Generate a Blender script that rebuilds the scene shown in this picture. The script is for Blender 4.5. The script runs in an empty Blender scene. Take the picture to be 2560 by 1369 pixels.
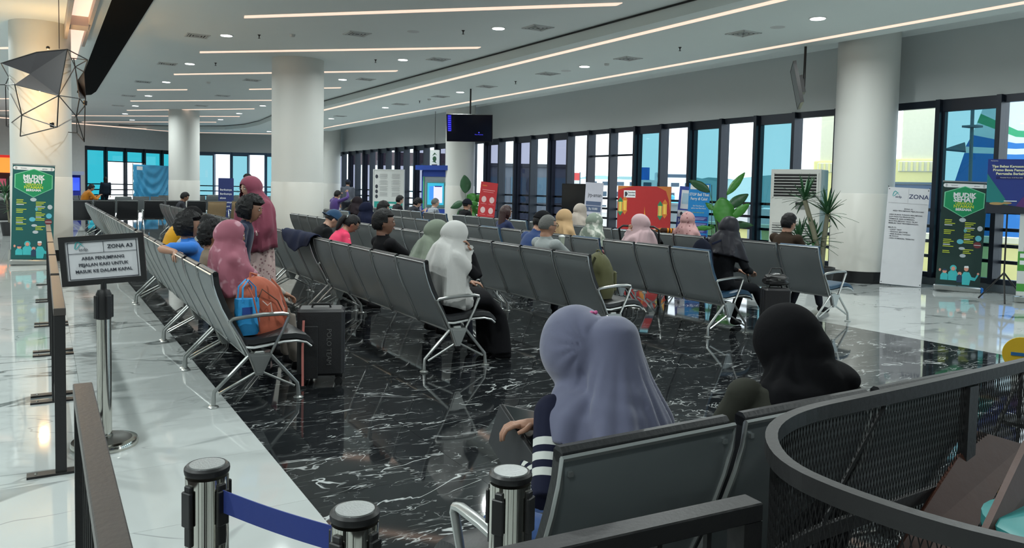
import bpy, bmesh, math, random
import numpy as np
from mathutils import Vector, Matrix, noise
from mathutils.bvhtree import BVHTree
random.seed(7)
PI = math.pi
C = bpy.context.scene.collection
S = bpy.context.scene
# ------------------------------------------------------------------ camera
FPX, YAW, PITCH, ROLL, PY, CAMZ = 1938.3, 0.54551, -0.053647, 0.020740, 573.64, 1.5
fw = Vector((math.sin(YAW)*math.cos(PITCH), math.cos(YAW)*math.cos(PITCH), math.sin(PITCH)))
r0 = Vector((math.cos(YAW), -math.sin(YAW), 0)); u0 = r0.cross(fw)
cr = r0*math.cos(ROLL)+u0*math.sin(ROLL); cu = -r0*math.sin(ROLL)+u0*math.cos(ROLL)
cam = bpy.data.cameras.new('camera'); co = bpy.data.objects.new('camera', cam); C.objects.link(co)
M = Matrix((cr, cu, -fw)).transposed().to_4x4(); M.translation = Vector((0, 0, CAMZ)); co.matrix_world = M
cam.sensor_fit = 'HORIZONTAL'; cam.sensor_width = 36; cam.lens = 36*FPX/2560
cam.shift_y = (PY-684.5)/2560; cam.clip_end = 600; cam.clip_start = 0.05
S.camera = co
# ------------------------------------------------------------------ sky, exposure
w = bpy.data.worlds.new('sky'); S.world = w; w.use_nodes = True
bg = w.node_tree.nodes['Background']; bg.inputs[0].default_value = (0.90, 0.97, 1.0, 1); bg.inputs[1].default_value = 2.6
S.view_settings.view_transform = 'Standard'; S.view_settings.look = 'None'
S.view_settings.gamma = 1; S.view_settings.use_curve_mapping = False
S.view_settings.exposure = 0.0
LAMP_W = 72.0

def ray(x, y): return fw + cr*((x-1280)/FPX) - cu*((y-PY)/FPX)
def at(x, y, X=None, Y=None, Z=None, D=None):
    """real-world point seen at photo pixel (x, y) on a known plane or depth"""
    d = ray(x, y)
    t = D if D is not None else X/d.x if X is not None else Y/d.y if Y is not None else (Z-CAMZ)/d.z
    return Vector((0, 0, CAMZ)) + d*t
# ------------------------------------------------------------------ materials
MATS = {}
def mat(name, col, rough=.5, metal=0, spec=.5, coat=0, emit=None, es=0, var=.06, scale=8, bump=0, alpha=None, sheen=0):
    if name in MATS: return MATS[name]
    m = bpy.data.materials.new(name); m.use_nodes = True; MATS[name] = m
    nt = m.node_tree; b = nt.nodes['Principled BSDF']
    b.inputs['Roughness'].default_value = rough; b.inputs['Metallic'].default_value = metal
    b.inputs['Specular IOR Level'].default_value = spec; b.inputs['Coat Weight'].default_value = coat
    b.inputs['Sheen Weight'].default_value = sheen
    tc = nt.nodes.new('ShaderNodeTexCoord'); n = nt.nodes.new('ShaderNodeTexNoise')
    n.inputs['Scale'].default_value = scale; n.inputs['Detail'].default_value = 4
    nt.links.new(tc.outputs['Object'], n.inputs['Vector'])
    r = nt.nodes.new('ShaderNodeMapRange'); r.inputs[3].default_value = 1-var; r.inputs[4].default_value = 1+var
    nt.links.new(n.outputs[0], r.inputs[0])
    mx = nt.nodes.new('ShaderNodeVectorMath'); mx.operation = 'SCALE'; mx.inputs[0].default_value = col[:3]
    nt.links.new(r.outputs[0], mx.inputs['Scale']); nt.links.new(mx.outputs[0], b.inputs['Base Color'])
    if bump:
        bp = nt.nodes.new('ShaderNodeBump'); bp.inputs['Strength'].default_value = bump; bp.inputs['Distance'].default_value = .01
        n2 = nt.nodes.new('ShaderNodeTexNoise'); n2.inputs['Scale'].default_value = scale*6; n2.inputs['Detail'].default_value = 5
        nt.links.new(tc.outputs['Object'], n2.inputs['Vector']); nt.links.new(n2.outputs[0], bp.inputs['Height'])
        nt.links.new(bp.outputs[0], b.inputs['Normal'])
    if emit:
        b.inputs['Emission Color'].default_value = (*emit, 1); b.inputs['Emission Strength'].default_value = es
    return m
def srgb(r, g, b):
    f = lambda c: c/12.92 if c <= .04045 else ((c+.055)/1.055)**2.4
    return (f(r/255), f(g/255), f(b/255))
def pattern(name, base, spot, scale=20, lo=.55, hi=.6, rough=.8, kind='noise'):
    """cloth with a printed pattern"""
    if name in MATS: return MATS[name]
    m = mat(name, base, rough); nt = m.node_tree; b = nt.nodes['Principled BSDF']
    tc = nt.nodes['Texture Coordinate']
    if kind == 'noise':
        t = nt.nodes.new('ShaderNodeTexNoise'); t.inputs['Scale'].default_value = scale; t.inputs['Detail'].default_value = 2; out = t.outputs[0]
        nt.links.new(tc.outputs['Object'], t.inputs['Vector'])
    elif kind == 'dots':
        t = nt.nodes.new('ShaderNodeTexVoronoi'); t.inputs['Scale'].default_value = scale; out = t.outputs[0]
        nt.links.new(tc.outputs['Object'], t.inputs['Vector'])
    elif kind in ('bars', 'plaid'):
        t = nt.nodes.new('ShaderNodeTexWave'); t.inputs['Scale'].default_value = scale; t.bands_direction = 'Z'; out = t.outputs[1]
        nt.links.new(tc.outputs['Object'], t.inputs['Vector'])
        if kind == 'plaid':
            t2 = nt.nodes.new('ShaderNodeTexWave'); t2.inputs['Scale'].default_value = scale; t2.bands_direction = 'X'
            nt.links.new(tc.outputs['Object'], t2.inputs['Vector'])
            a = nt.nodes.new('ShaderNodeMath'); a.operation = 'MULTIPLY_ADD'; a.inputs[1].default_value = .5; 
            a2 = nt.nodes.new('ShaderNodeMath'); a2.operation = 'MULTIPLY'; a2.inputs[1].default_value = .5
            nt.links.new(t2.outputs[1], a2.inputs[0]); nt.links.new(out, a.inputs[0]); nt.links.new(a2.outputs[0], a.inputs[2]); out = a.outputs[0]
    r = nt.nodes.new('ShaderNodeMapRange'); r.inputs[1].default_value = lo; r.inputs[2].default_value = hi; nt.links.new(out, r.inputs[0])
    mx = nt.nodes.new('ShaderNodeMix'); mx.data_type = 'RGBA'
    mx.inputs[6].default_value = (*base, 1); mx.inputs[7].default_value = (*spot, 1)
    nt.links.new(r.outputs[0], mx.inputs[0]); nt.links.new(mx.outputs[2], b.inputs['Base Color'])
    return m
def sleeve_mat(name, base, white, a, b, bands):
    """knitted sleeve with printed rings: bands are spans along the axis a-b (0..1)"""
    m = mat(name, base, .85, bump=.12, scale=6, spec=.2); nt = m.node_tree; N = nt.nodes.new; L = nt.links.new; d = b-a
    tc = nt.nodes['Texture Coordinate']; s1 = N('ShaderNodeVectorMath'); s1.operation = 'SUBTRACT'; s1.inputs[1].default_value = a; L(tc.outputs['Object'], s1.inputs[0])
    dt = N('ShaderNodeVectorMath'); dt.operation = 'DOT_PRODUCT'; dt.inputs[1].default_value = d/d.length_squared; L(s1.outputs[0], dt.inputs[0])
    r = N('ShaderNodeValToRGB'); r.color_ramp.interpolation = 'CONSTANT'; e = r.color_ramp.elements; e[0].position = 0; e[0].color = (*base, 1); e[1].position = 1; e[1].color = (*base, 1)
    for p, q in bands:
        x = e.new(p); x.color = (*white, 1); x = e.new(q); x.color = (*base, 1)
    L(dt.outputs['Value'], r.inputs[0]); L(r.outputs[0], nt.nodes['Principled BSDF'].inputs['Base Color']); return m
def glass(name, tint, gloss=.10):
    m = bpy.data.materials.new(name); m.use_nodes = True; nt = m.node_tree; nt.nodes.clear()
    o = nt.nodes.new('ShaderNodeOutputMaterial'); t = nt.nodes.new('ShaderNodeBsdfTransparent'); g = nt.nodes.new('ShaderNodeBsdfGlossy')
    n = nt.nodes.new('ShaderNodeTexNoise'); n.inputs['Scale'].default_value = .7
    mr = nt.nodes.new('ShaderNodeMapRange'); mr.inputs[3].default_value = .93; mr.inputs[4].default_value = 1.0
    vm = nt.nodes.new('ShaderNodeVectorMath'); vm.operation = 'SCALE'; vm.inputs[0].default_value = tint
    nt.links.new(n.outputs[0], mr.inputs[0]); nt.links.new(mr.outputs[0], vm.inputs['Scale']); nt.links.new(vm.outputs[0], t.inputs[0])
    g.inputs['Roughness'].default_value = .02
    f = nt.nodes.new('ShaderNodeLayerWeight'); f.inputs[0].default_value = .5
    pw = nt.nodes.new('ShaderNodeMath'); pw.operation = 'POWER'; pw.inputs[1].default_value = 5; nt.links.new(f.outputs['Facing'], pw.inputs[0])
    ml = nt.nodes.new('ShaderNodeMath'); ml.operation = 'MULTIPLY_ADD'; ml.inputs[1].default_value = .25; ml.inputs[2].default_value = .03; nt.links.new(pw.outputs[0], ml.inputs[0])
    mx = nt.nodes.new('ShaderNodeMixShader'); nt.links.new(ml.outputs[0], mx.inputs[0])
    nt.links.new(t.outputs[0], mx.inputs[1]); nt.links.new(g.outputs[0], mx.inputs[2]); nt.links.new(mx.outputs[0], o.inputs[0])
    MATS[name] = m; return m
def marble(name, base, vein, dark):
    m = bpy.data.materials.new(name); m.use_nodes = True; nt = m.node_tree; b = nt.nodes['Principled BSDF']; L = nt.links.new
    N = nt.nodes.new
    geo = N('ShaderNodeNewGeometry'); oi = N('ShaderNodeObjectInfo')
    add = N('ShaderNodeVectorMath'); add.operation = 'MULTIPLY_ADD'
    sc = N('ShaderNodeVectorMath'); sc.operation = 'SCALE'; sc.inputs[0].default_value = (7, 3, 5)
    L(oi.outputs['Random'], sc.inputs['Scale'])
    add.inputs[1].default_value = (.62, 1.5, 1) if dark else (.8, 1.25, 1)
    L(geo.outputs['Position'], add.inputs[0]); L(sc.outputs[0], add.inputs[2])
    def ridge(scale, width, detail, dist, rough=.55, shift=0):
        n = N('ShaderNodeTexNoise'); n.inputs['Scale'].default_value = scale; n.inputs['Detail'].default_value = detail
        n.inputs['Distortion'].default_value = dist; n.inputs['Roughness'].default_value = rough
        o = N('ShaderNodeVectorMath'); o.operation = 'ADD'; o.inputs[1].default_value = (shift, shift*2, 0)
        L(add.outputs[0], o.inputs[0]); L(o.outputs[0], n.inputs['Vector'])
        s = N('ShaderNodeMath'); s.operation = 'SUBTRACT'; s.inputs[1].default_value = .5; L(n.outputs[0], s.inputs[0])
        a = N('ShaderNodeMath'); a.operation = 'ABSOLUTE'; L(s.outputs[0], a.inputs[0])
        r = N('ShaderNodeMapRange'); r.inputs[1].default_value = width*.35; r.inputs[2].default_value = width; r.inputs[3].default_value = 1; r.inputs[4].default_value = 0
        L(a.outputs[0], r.inputs[0])
        k = N('ShaderNodeTexNoise'); k.inputs['Scale'].default_value = scale*1.7; k.inputs['Detail'].default_value = 2
        o2 = N('ShaderNodeVectorMath'); o2.operation = 'ADD'; o2.inputs[1].default_value = (9+shift, 4, 0); L(add.outputs[0], o2.inputs[0]); L(o2.outputs[0], k.inputs['Vector'])
        r2 = N('ShaderNodeMapRange'); r2.inputs[1].default_value = .45; r2.inputs[2].default_value = .55; L(k.outputs[0], r2.inputs[0])
        mm = N('ShaderNodeMath'); mm.operation = 'MULTIPLY'; L(r.outputs[0], mm.inputs[0]); L(r2.outputs[0], mm.inputs[1])
        return mm.outputs[0]
    if dark: parts = [(ridge(1.15, .0052, 5, .8, .55), 1.0), (ridge(2.6, .0075, 4, .6, .55, 3), .7), (ridge(6, .010, 3, .4, .55, 8), .22)]
    else: parts = [(ridge(.42, .013, 5, .6, .52), 1.0), (ridge(.85, .0045, 4, .7, .5, 5), .55)]
    cur = None
    for s_, k_ in parts:
        q = N('ShaderNodeMath'); q.operation = 'MULTIPLY'; q.inputs[1].default_value = k_; L(s_, q.inputs[0])
        if cur is None: cur = q.outputs[0]
        else:
            z = N('ShaderNodeMath'); z.operation = 'MAXIMUM'; L(cur, z.inputs[0]); L(q.outputs[0], z.inputs[1]); cur = z.outputs[0]
    cl = N('ShaderNodeTexNoise'); cl.inputs['Scale'].default_value = 1.2; cl.inputs['Detail'].default_value = 3; L(add.outputs[0], cl.inputs['Vector'])
    mr = N('ShaderNodeMapRange'); mr.inputs[3].default_value = .86 if not dark else .6; mr.inputs[4].default_value = 1.06 if not dark else 1.5; L(cl.outputs[0], mr.inputs[0])
    vb = N('ShaderNodeVectorMath'); vb.operation = 'SCALE'; vb.inputs[0].default_value = base; L(mr.outputs[0], vb.inputs['Scale'])
    mx = N('ShaderNodeMix'); mx.data_type = 'RGBA'; mx.inputs[7].default_value = (*vein, 1); L(cur, mx.inputs[0]); L(vb.outputs[0], mx.inputs[6])
    L(mx.outputs[2], b.inputs['Base Color']); b.inputs['Roughness'].default_value = .045; b.inputs['Specular IOR Level'].default_value = .55
    MATS[name] = m; return m
WHITE_M = marble('white_marble', (.45, .48, .475), (.13, .145, .145), False)
BLACK_M = marble('black_marble', (.010, .0115, .013), (.42, .44, .44), True)
GROUT = mat('tile_joint', (.16, .17, .17), .7)
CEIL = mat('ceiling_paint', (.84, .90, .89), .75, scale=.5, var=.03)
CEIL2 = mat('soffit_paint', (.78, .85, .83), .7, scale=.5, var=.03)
WALLP = mat('wall_paint', (.50, .53, .53), .8, scale=.6, var=.03)
COLP = mat('column_paint', (.66, .67, .64), .55, scale=1.2, var=.03)
COLL = mat('column_cladding', (.60, .595, .555), .4, scale=1.2, var=.03)
BLK = mat('black_skirting', (.012, .013, .014), .25)
SHELL = mat('seat_shell_grey', (.25, .28, .29), .38, .5, scale=3, var=.08)
RIM = mat('seat_rim_metal', (.42, .44, .44), .3, .8)
LEATH = mat('black_leather', (.014, .015, .017), .42, bump=.15, scale=12)
LEATHB = mat('blue_leather', (.02, .06, .11), .42, bump=.15, scale=12)
ALU = mat('cast_aluminium', (.50, .52, .51), .3, .85)
CHROME = mat('polished_steel', (.62, .61, .56), .10, 1.0)
BLKP = mat('black_plastic', (.012, .012, .013), .4)
BLKM = mat('black_painted_metal', (.018, .018, .019), .42, .2, bump=.1, scale=10)
BROWNM = mat('brown_bronze_metal', (.085, .075, .070), .38, .4, bump=.1, scale=10)
FRAME = mat('window_frame_navy', (.015, .022, .035), .35, .3)
FRAMEB = mat('window_frame_blue', (.05, .10, .17), .35, .3)
GCLEAR = glass('clear_glass', (.95, .98, 1.0)); GCYAN = glass('cyan_tinted_glass', (.36, .54, .58)); GLAV = glass('lavender_tinted_glass', (.45, .46, .53))
GTEAL = glass('teal_tinted_glass', (.14, .48, .53))
PEACH = mat('cove_light_peach', (.8, .6, .5), .6, emit=(1, .70, .55), es=1.0, var=.02)
LAMP = mat('lamp_diffuser', (.9, .9, .9), .5, emit=(.95, 1, 1), es=9)
WHITEP = mat('white_plastic', (.62, .64, .63), .45)
SKIN = mat('skin_warm_brown', (.36, .19, .125), .5, scale=5)
SKIND = mat('skin_dark_brown', (.20, .10, .068), .5, scale=5)
SKINL = mat('skin_light', (.50, .30, .22), .5, scale=5)
HAIR = mat('black_hair', (.006, .006, .007), .55, spec=.25, bump=.5, scale=14)
HAIRG = mat('grey_hair', (.10, .10, .095), .7, bump=.5, scale=14)
HAIRA = mat('auburn_hair', (.035, .012, .012), .4, bump=.5, scale=14)
EYEW = mat('eye_white', (.6, .6, .58), .3); EYED = mat('eye_dark', (.01, .008, .006), .2); LIPS = mat('lips', (.30, .10, .09), .5)
PAPER = mat('banner_white', (.62, .63, .66), .5)
INK = mat('printed_ink_dark', (.03, .035, .05), .6)
def cloth(name, c, rough=.85, **k): return mat(name, srgb(*c), rough, scale=6, bump=.12, sheen=.15 if max(c) > 60 else 0, spec=.3 if max(c) > 60 else .12, **k)
# ------------------------------------------------------------------ mesh helpers
class MB:
    def __init__(s): s.v = []; s.f = []; s.mi = []; s.m = 0
    def add(s, vs, fs, T=None):
        o = len(s.v)
        for p in vs:
            p = Vector(p); s.v.append(T @ p if T is not None else p)
        for f in fs: s.f.append([i+o for i in f]); s.mi.append(s.m)
        return s
    def box(s, c, d, T=None, bev=0):
        x, y, z = [q/2 for q in d]; c = Vector(c)
        if bev and min(x, y, z) > bev:
            e = bev; vs = []; 
            for zz, ins in ((-z, e), (-z+e, 0), (z-e, 0), (z, e)):
                a, b_ = x-ins, y-ins
                k = e if ins == 0 else e*.5
                vs += [c+Vector(p) for p in ((a-k, -b_, zz), (a, -b_+k, zz), (a, b_-k, zz), (a-k, b_, zz), (-a+k, b_, zz), (-a, b_-k, zz), (-a, -b_+k, zz), (-a+k, -b_, zz))]
            fs = [list(range(7, -1, -1)), list(range(24, 32))]
            for r in range(3):
                for i in range(8): fs.append([r*8+i, r*8+(i+1) % 8, r*8+8+(i+1) % 8, r*8+8+i])
            return s.add(vs, fs, T)
        vs = [c+Vector((a*x, b_*y, e*z)) for a in (-1, 1) for b_ in (-1, 1) for e in (-1, 1)]
        return s.add(vs, [(0, 1, 3, 2), (4, 6, 7, 5), (0, 4, 5, 1), (2, 3, 7, 6), (0, 2, 6, 4), (1, 5, 7, 3)], T)
    def tube(s, pts, r, n=8, T=None, closed=False, flat=1.0, up=None, cap=True):
        pts = [Vector(p) for p in pts]; m = len(pts)
        rs = r if isinstance(r, (list, tuple)) else [r]*m
        vs = []; prev = None
        for i, p in enumerate(pts):
            if closed: d = pts[(i+1) % m]-pts[i-1]
            else: d = pts[min(i+1, m-1)]-pts[max(i-1, 0)]
            if d.length < 1e-9: d = Vector((0, 0, 1))
            d.normalize()
            a = Vector(up) if up is not None else (prev if prev is not None else (Vector((0, 0, 1)) if abs(d.z) < .9 else Vector((1, 0, 0))))
            e = (a-d*a.dot(d)); 
            if e.length < 1e-6: e = d.orthogonal()
            e.normalize(); prev = e; g = d.cross(e)
            for k in range(n):
                t = 2*PI*(k+.5)/n; vs.append(p+(e*math.cos(t)+g*math.sin(t)*flat)*rs[i])
        fs = []
        for i in range(m if closed else m-1):
            j = (i+1) % m
            for k in range(n): fs.append((i*n+k, i*n+(k+1) % n, j*n+(k+1) % n, j*n+k))
        if not closed and cap: fs += [list(range(n-1, -1, -1)), [(m-1)*n+k for k in range(n)]]
        return s.add(vs, fs, T)
    def lathe(s, prof, n=24, c=(0, 0, 0), T=None):
        vs = []; c = Vector(c); m = len(prof)
        for r, z in prof:
            for k in range(n): a = 2*PI*k/n; vs.append(c+Vector((r*math.cos(a), r*math.sin(a), z)))
        fs = [(i*n+k, i*n+(k+1) % n, (i+1)*n+(k+1) % n, (i+1)*n+k) for i in range(m-1) for k in range(n)]
        fs += [list(range(n-1, -1, -1)), [(m-1)*n+k for k in range(n)]]
        return s.add(vs, fs, T)
    def prism(s, poly, d, T=None):
        """poly: 3D points; d: extrusion vector"""
        n = len(poly); d = Vector(d); P = [Vector(p) for p in poly]
        return s.add(P+[p+d for p in P], [list(range(n))[::-1], list(range(n, 2*n))]+[(i, (i+1) % n, n+(i+1) % n, n+i) for i in range(n)], T)
    def ell(s, c, r, n=12, m=8, T=None, fn=None, B=None):
        c = Vector(c); vs = []; fs = []
        for i in range(m+1):
            th = PI*i/m
            for k in range(n):
                ph = 2*PI*k/n; d = Vector((math.sin(th)*math.cos(ph), math.sin(th)*math.sin(ph), math.cos(th)))
                q = Vector((d.x*r[0], d.y*r[1], d.z*r[2]))
                if fn: q = fn(d, q)
                vs.append(c+(B @ q if B is not None else q))
        for i in range(m):
            for k in range(n): fs.append((i*n+k, (i+1)*n+k, (i+1)*n+(k+1) % n, i*n+(k+1) % n))
        return s.add(vs, fs, T)
    def loft(s, rings, cap=True, T=None):
        n = len(rings[0]); vs = [p for r in rings for p in r]; fs = []
        for i in range(len(rings)-1):
            for k in range(n): fs.append((i*n+k, i*n+(k+1) % n, (i+1)*n+(k+1) % n, (i+1)*n+k))
        if cap: fs += [list(range(n-1, -1, -1)), [(len(rings)-1)*n+k for k in range(n)]]
        return s.add(vs, fs, T)
    def build(s, name, mats, parent=None, smooth=False):
        me = bpy.data.meshes.new(name); me.from_pydata([tuple(v) for v in s.v], [], s.f)
        if not isinstance(mats, (list, tuple)): mats = [mats]
        for m in mats: me.materials.append(m)
        if len(mats) > 1: me.polygons.foreach_set('material_index', s.mi)
        bm = bmesh.new(); bm.from_mesh(me); bmesh.ops.remove_doubles(bm, verts=bm.verts, dist=1e-6); bmesh.ops.recalc_face_normals(bm, faces=bm.faces); bm.to_mesh(me); bm.free()
        if smooth: shade(me)
        o = bpy.data.objects.new(name, me); C.objects.link(o)
        if parent: o.parent = parent
        return o
def shade(me, ang=40):
    me.polygons.foreach_set('use_smooth', [True]*len(me.polygons))
    try: me.set_sharp_from_angle(angle=math.radians(ang))
    except Exception: pass
def tag(o, label=None, cat=None, group=None, kind=None):
    if label: o['label'] = label
    if cat: o['category'] = cat
    if group: o['group'] = group
    if kind: o['kind'] = kind
    return o
def thing(name, label, cat, loc=(0, 0, 0), rz=0, group=None):
    o = bpy.data.objects.new(name, None); C.objects.link(o); o.empty_display_size = .1
    o.location = loc; o.rotation_euler = (0, 0, rz); return tag(o, label, cat, group)
def copy_tree(o, parent=None):
    c = o.copy(); C.objects.link(c)
    if parent: c.parent = parent
    for ch in list(o.children): copy_tree(ch, c)
    return c
def struct(name, parent=None):
    o = bpy.data.objects.new(name, None); C.objects.link(o); o['kind'] = 'structure'
    if parent: o.parent = parent
    return o
def text(s_, x, z, size, m, parent, y=-.004, name='lettering', align='CENTER', bold=.0, sx=1.0):
    cu_ = bpy.data.curves.new(name, 'FONT'); cu_.body = s_; cu_.size = size; cu_.align_x = align; cu_.align_y = 'CENTER'; cu_.offset = bold; cu_.extrude = .0008; cu_.resolution_u = 2
    t = bpy.data.objects.new(name, cu_); C.objects.link(t)
    me = bpy.data.meshes.new_from_object(t); bpy.data.objects.remove(t); bpy.data.curves.remove(cu_)
    me.materials.clear(); me.materials.append(m)
    R = Matrix(((sx, 0, 0, x), (0, 0, -1, y), (0, 1, 0, z), (0, 0, 0, 1))); me.transform(R)
    o = bpy.data.objects.new(name, me); C.objects.link(o); o.parent = parent; return o
# ------------------------------------------------------------------ the setting
X_W = 13.05           # window wall
def build_floor():
    slab = MB().box((2.2, 20, -.056), (23.0, 56, .1)).build('floor', GROUT); slab['kind'] = 'structure'
    px, py, g = .85, .8, .0016
    meshes = {}
    for k, m in (('w', WHITE_M), ('b', BLACK_M)):
        b = MB().box((0, 0, -.003), (px-g, py-g, .006)); o = b.build('tile', m); meshes[k] = o.data; bpy.data.objects.remove(o)
    cells = []
    for i in range(-12, 15):
        for j in range(-10, 60):
            x = 1.07+(i+.5)*px; y = -.42+(j+.5)*py
            if x > X_W+.3 or x < -9: continue
            cells.append((x, y, 'b' if 1.07 < x < 7.87 else 'w'))
    def vis(c):
        d = Vector((c[0], c[1], -CAMZ)); z = d.dot(fw)
        if z < .4: return 99
        u = d.dot(cr)/z*FPX+1280; v = PY-d.dot(cu)/z*FPX
        return d.length if (-250 < u < 2810 and v < 1700) else 60+d.length
    cells.sort(key=vis)
    for x, y, k in cells[:290]:
        o = bpy.data.objects.new('tile', meshes[k]); C.objects.link(o); o.parent = slab; o.location = (x, y, 0)
    for k, m, nm in (('w', WHITE_M, 'white_tiles'), ('b', BLACK_M, 'black_tiles')):
        b = MB()
        for x, y, kk in cells[290:]:
            if kk == k: b.box((x, y, -.003), (px-g, py-g, .006))
        o = b.build(nm, m, slab); o['kind'] = 'stuff'
build_floor()
step = [(8.15, -8), (8.15, 32.5), (8.42, 36), (8.36, 38.5), (7.83, 40.7), (6.76, 41.8), (5.6, 43.0), (2.6, 45.0), (-10, 47.3)]
def build_ceiling():
    c = MB(); c.prism([(-9.3, -8, 4.3), (13.3, -8, 4.3), (13.3, 48, 4.3), (-9.3, 48, 4.3)], (0, 0, .1)); o = c.build('ceiling', CEIL); o['kind'] = 'structure'
    # lowered soffit along the windows
    up = step; lo = [(11.62, -8), (11.66, 14), (11.8, 30), (12.0, 38.5), (11.2, 42.6), (6.4, 45.3), (2.0, 43.0), (-10, 38)]
    b = MB()
    strip = [(x, y, 4.1) for x, y in up]+[(-10, 38.0, 4.1), (1.9, 42.6, 4.1), (6.5, 45.0, 4.1), (11.0, 42.9, 4.1), (12.0, 38.5, 4.1), (11.8, 30, 4.1), (11.66, 14, 4.1), (11.62, -8, 4.1)]
    # keep the far-left tongue clear of the walls
    strip = [(x, y, 4.1) for x, y in step[:8]]+[(6.5, 45.6, 4.1), (11.6, 42.4, 4.1), (12.2, 38.5, 4.1), (11.9, 30, 4.1), (11.7, 14, 4.1), (11.62, -8, 4.1)]
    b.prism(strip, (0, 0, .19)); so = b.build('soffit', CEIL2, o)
    # black strip standing in for the shade in the gap on the step
    g = MB(); pts = [Vector((x, y, 4.285)) for x, y in step[:8]]
    g.tube(pts, .02, 4); g.build('gap_shade_strip', BLK, o)
build_ceiling()
CE = bpy.data.objects['ceiling']
def slot(name, a, b, wd, z, m=PEACH, trim=True, off=.0):
    a = Vector((*a, z)); b = Vector((*b, z)); d = (b-a).normalized(); n = Vector((-d.y, d.x, 0))
    q = MB(); q.prism([a-n*wd/2, b-n*wd/2+d*wd*.7, b+n*wd/2, a+n*wd/2-d*wd*.7], (0, 0, -.012))
    return q.build(name, m, CE)
for a, b_ in [((3.0, 13.72), (7.43, 9.36)), ((3.0, 18.04), (7.5, 13.87)), ((3.04, 22.2), (7.42, 17.9)), ((2.6, 26.8), (3.8, 25.7)), ((5.4, 24.2), (7.41, 22.04)), ((2.76, 30.7), (7.2, 26.4)), ((3.0, 34.9), (6.9, 30.5)), ((.2, 40.6), (7.2, 34.5)), ((.3, 45.0), (7.0, 38.6)), ((-2.6, 34.6), (-.7, 32.8)), ((-2.8, 40.6), (-.8, 38.6)), ((3.0, 9.4), (7.43, 5.1)), ((3.0, 5.1), (7.43, .8)), ((-2.5, 22.0), (-.4, 20.0))]:
    slot('light_slot', a, b_, .15, 4.3)
slot('light_slot', (8.52, -6), (8.52, 32.5), .12, 4.1); slot('light_slot', (11.16, -6), (11.22, 34), .12, 4.1)
cv = MB(); cv.tube([(11.22, 34, 4.1), (11.3, 38, 4.1), (10.6, 41.8, 4.1), (6.4, 44.6, 4.1), (1.6, 42.2, 4.1), (-4, 39.6, 4.1)], .03, 4); cv.build('light_slot', PEACH, CE)
rb = MB(); rb.prism([(.95, 6, 4.3), (1.5, 6, 4.3), (1.5, 28, 4.3), (1.42, 29.2, 4.3), (1.2, 29.6, 4.3), (1.0, 28.8, 4.3), (.98, 24, 4.3)], (0, 0, -.03)); rb.build('black_ribbon_panel', mat('black_ribbon', (.005, .006, .006), .9, spec=.05), CE)
pb = MB(); pb.prism([(.36, 8, 4.3), (.70, 8, 4.3), (.72, 21, 4.3), (.5, 21, 4.3)], (0, 0, -.02)); pb.build('light_slot', PEACH, CE)
# drop-beam frame next to the glowing column
fb = MB(); fb.box((.40, 13.2, 4.17), (.05, 9.5, .26)); fb.box((.74, 13.2, 4.22), (.05, 9.5, .14)); fb.box((.57, 15.6, 4.2), (.3, .5, .16)); fb.build('slot_frame', mat('warm_white_paint', (.55, .47, .42), .6), CE)

def wall_xy(name, a, b, z0, z1, th=.12, m=WALLP, side=1):
    a = Vector((*a, 0)); b = Vector((*b, 0)); d = (b-a).normalized(); n = Vector((-d.y, d.x, 0))*th*side
    q = MB(); q.prism([a+Vector((0, 0, z0)), b+Vector((0, 0, z0)), b+n+Vector((0, 0, z0)), a+n+Vector((0, 0, z0))], (0, 0, z1-z0)); o = q.build(name, m); o['kind'] = 'structure'; return o
HEAD = 3.14
wr = wall_xy('wall_right', (X_W, -8), (X_W, 42.5), HEAD, 4.45, side=-1)
wall_xy('baseboard_right', (X_W-.06, -8), (X_W-.06, 42.5), 0, .12, .2, mat('grey_stone_sill', (.09, .11, .12), .3), side=-1)
FB0, FB1, FB2, FB3 = (X_W, 42.5), (6.5, 46.2), (1.86, 43.6), (-9.2, 39.9)
wall_xy('wall_back', FB0, FB1, HEAD, 4.4, side=-1); wall_xy('wall_back_left', FB1, FB2, HEAD, 4.4, side=-1, m=mat('bulkhead_paint', (.60, .62, .60), .8))
wall_xy('wall_left_end', FB2, FB3, 0, 4.4, side=-1, m=mat('far_wall_paint', (.60, .63, .62), .8))
wall_xy('wall_left', (-9.2, -8), (-9.2, 41), 0, 4.4, m=mat('left_wall_paint', (.5, .52, .52), .8))
wall_xy('wall_front', (-9.2, -8), (13.2, -8), 0, 4.4, side=-1, m=mat('rear_wall_paint', (.42, .44, .44), .8))
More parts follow.
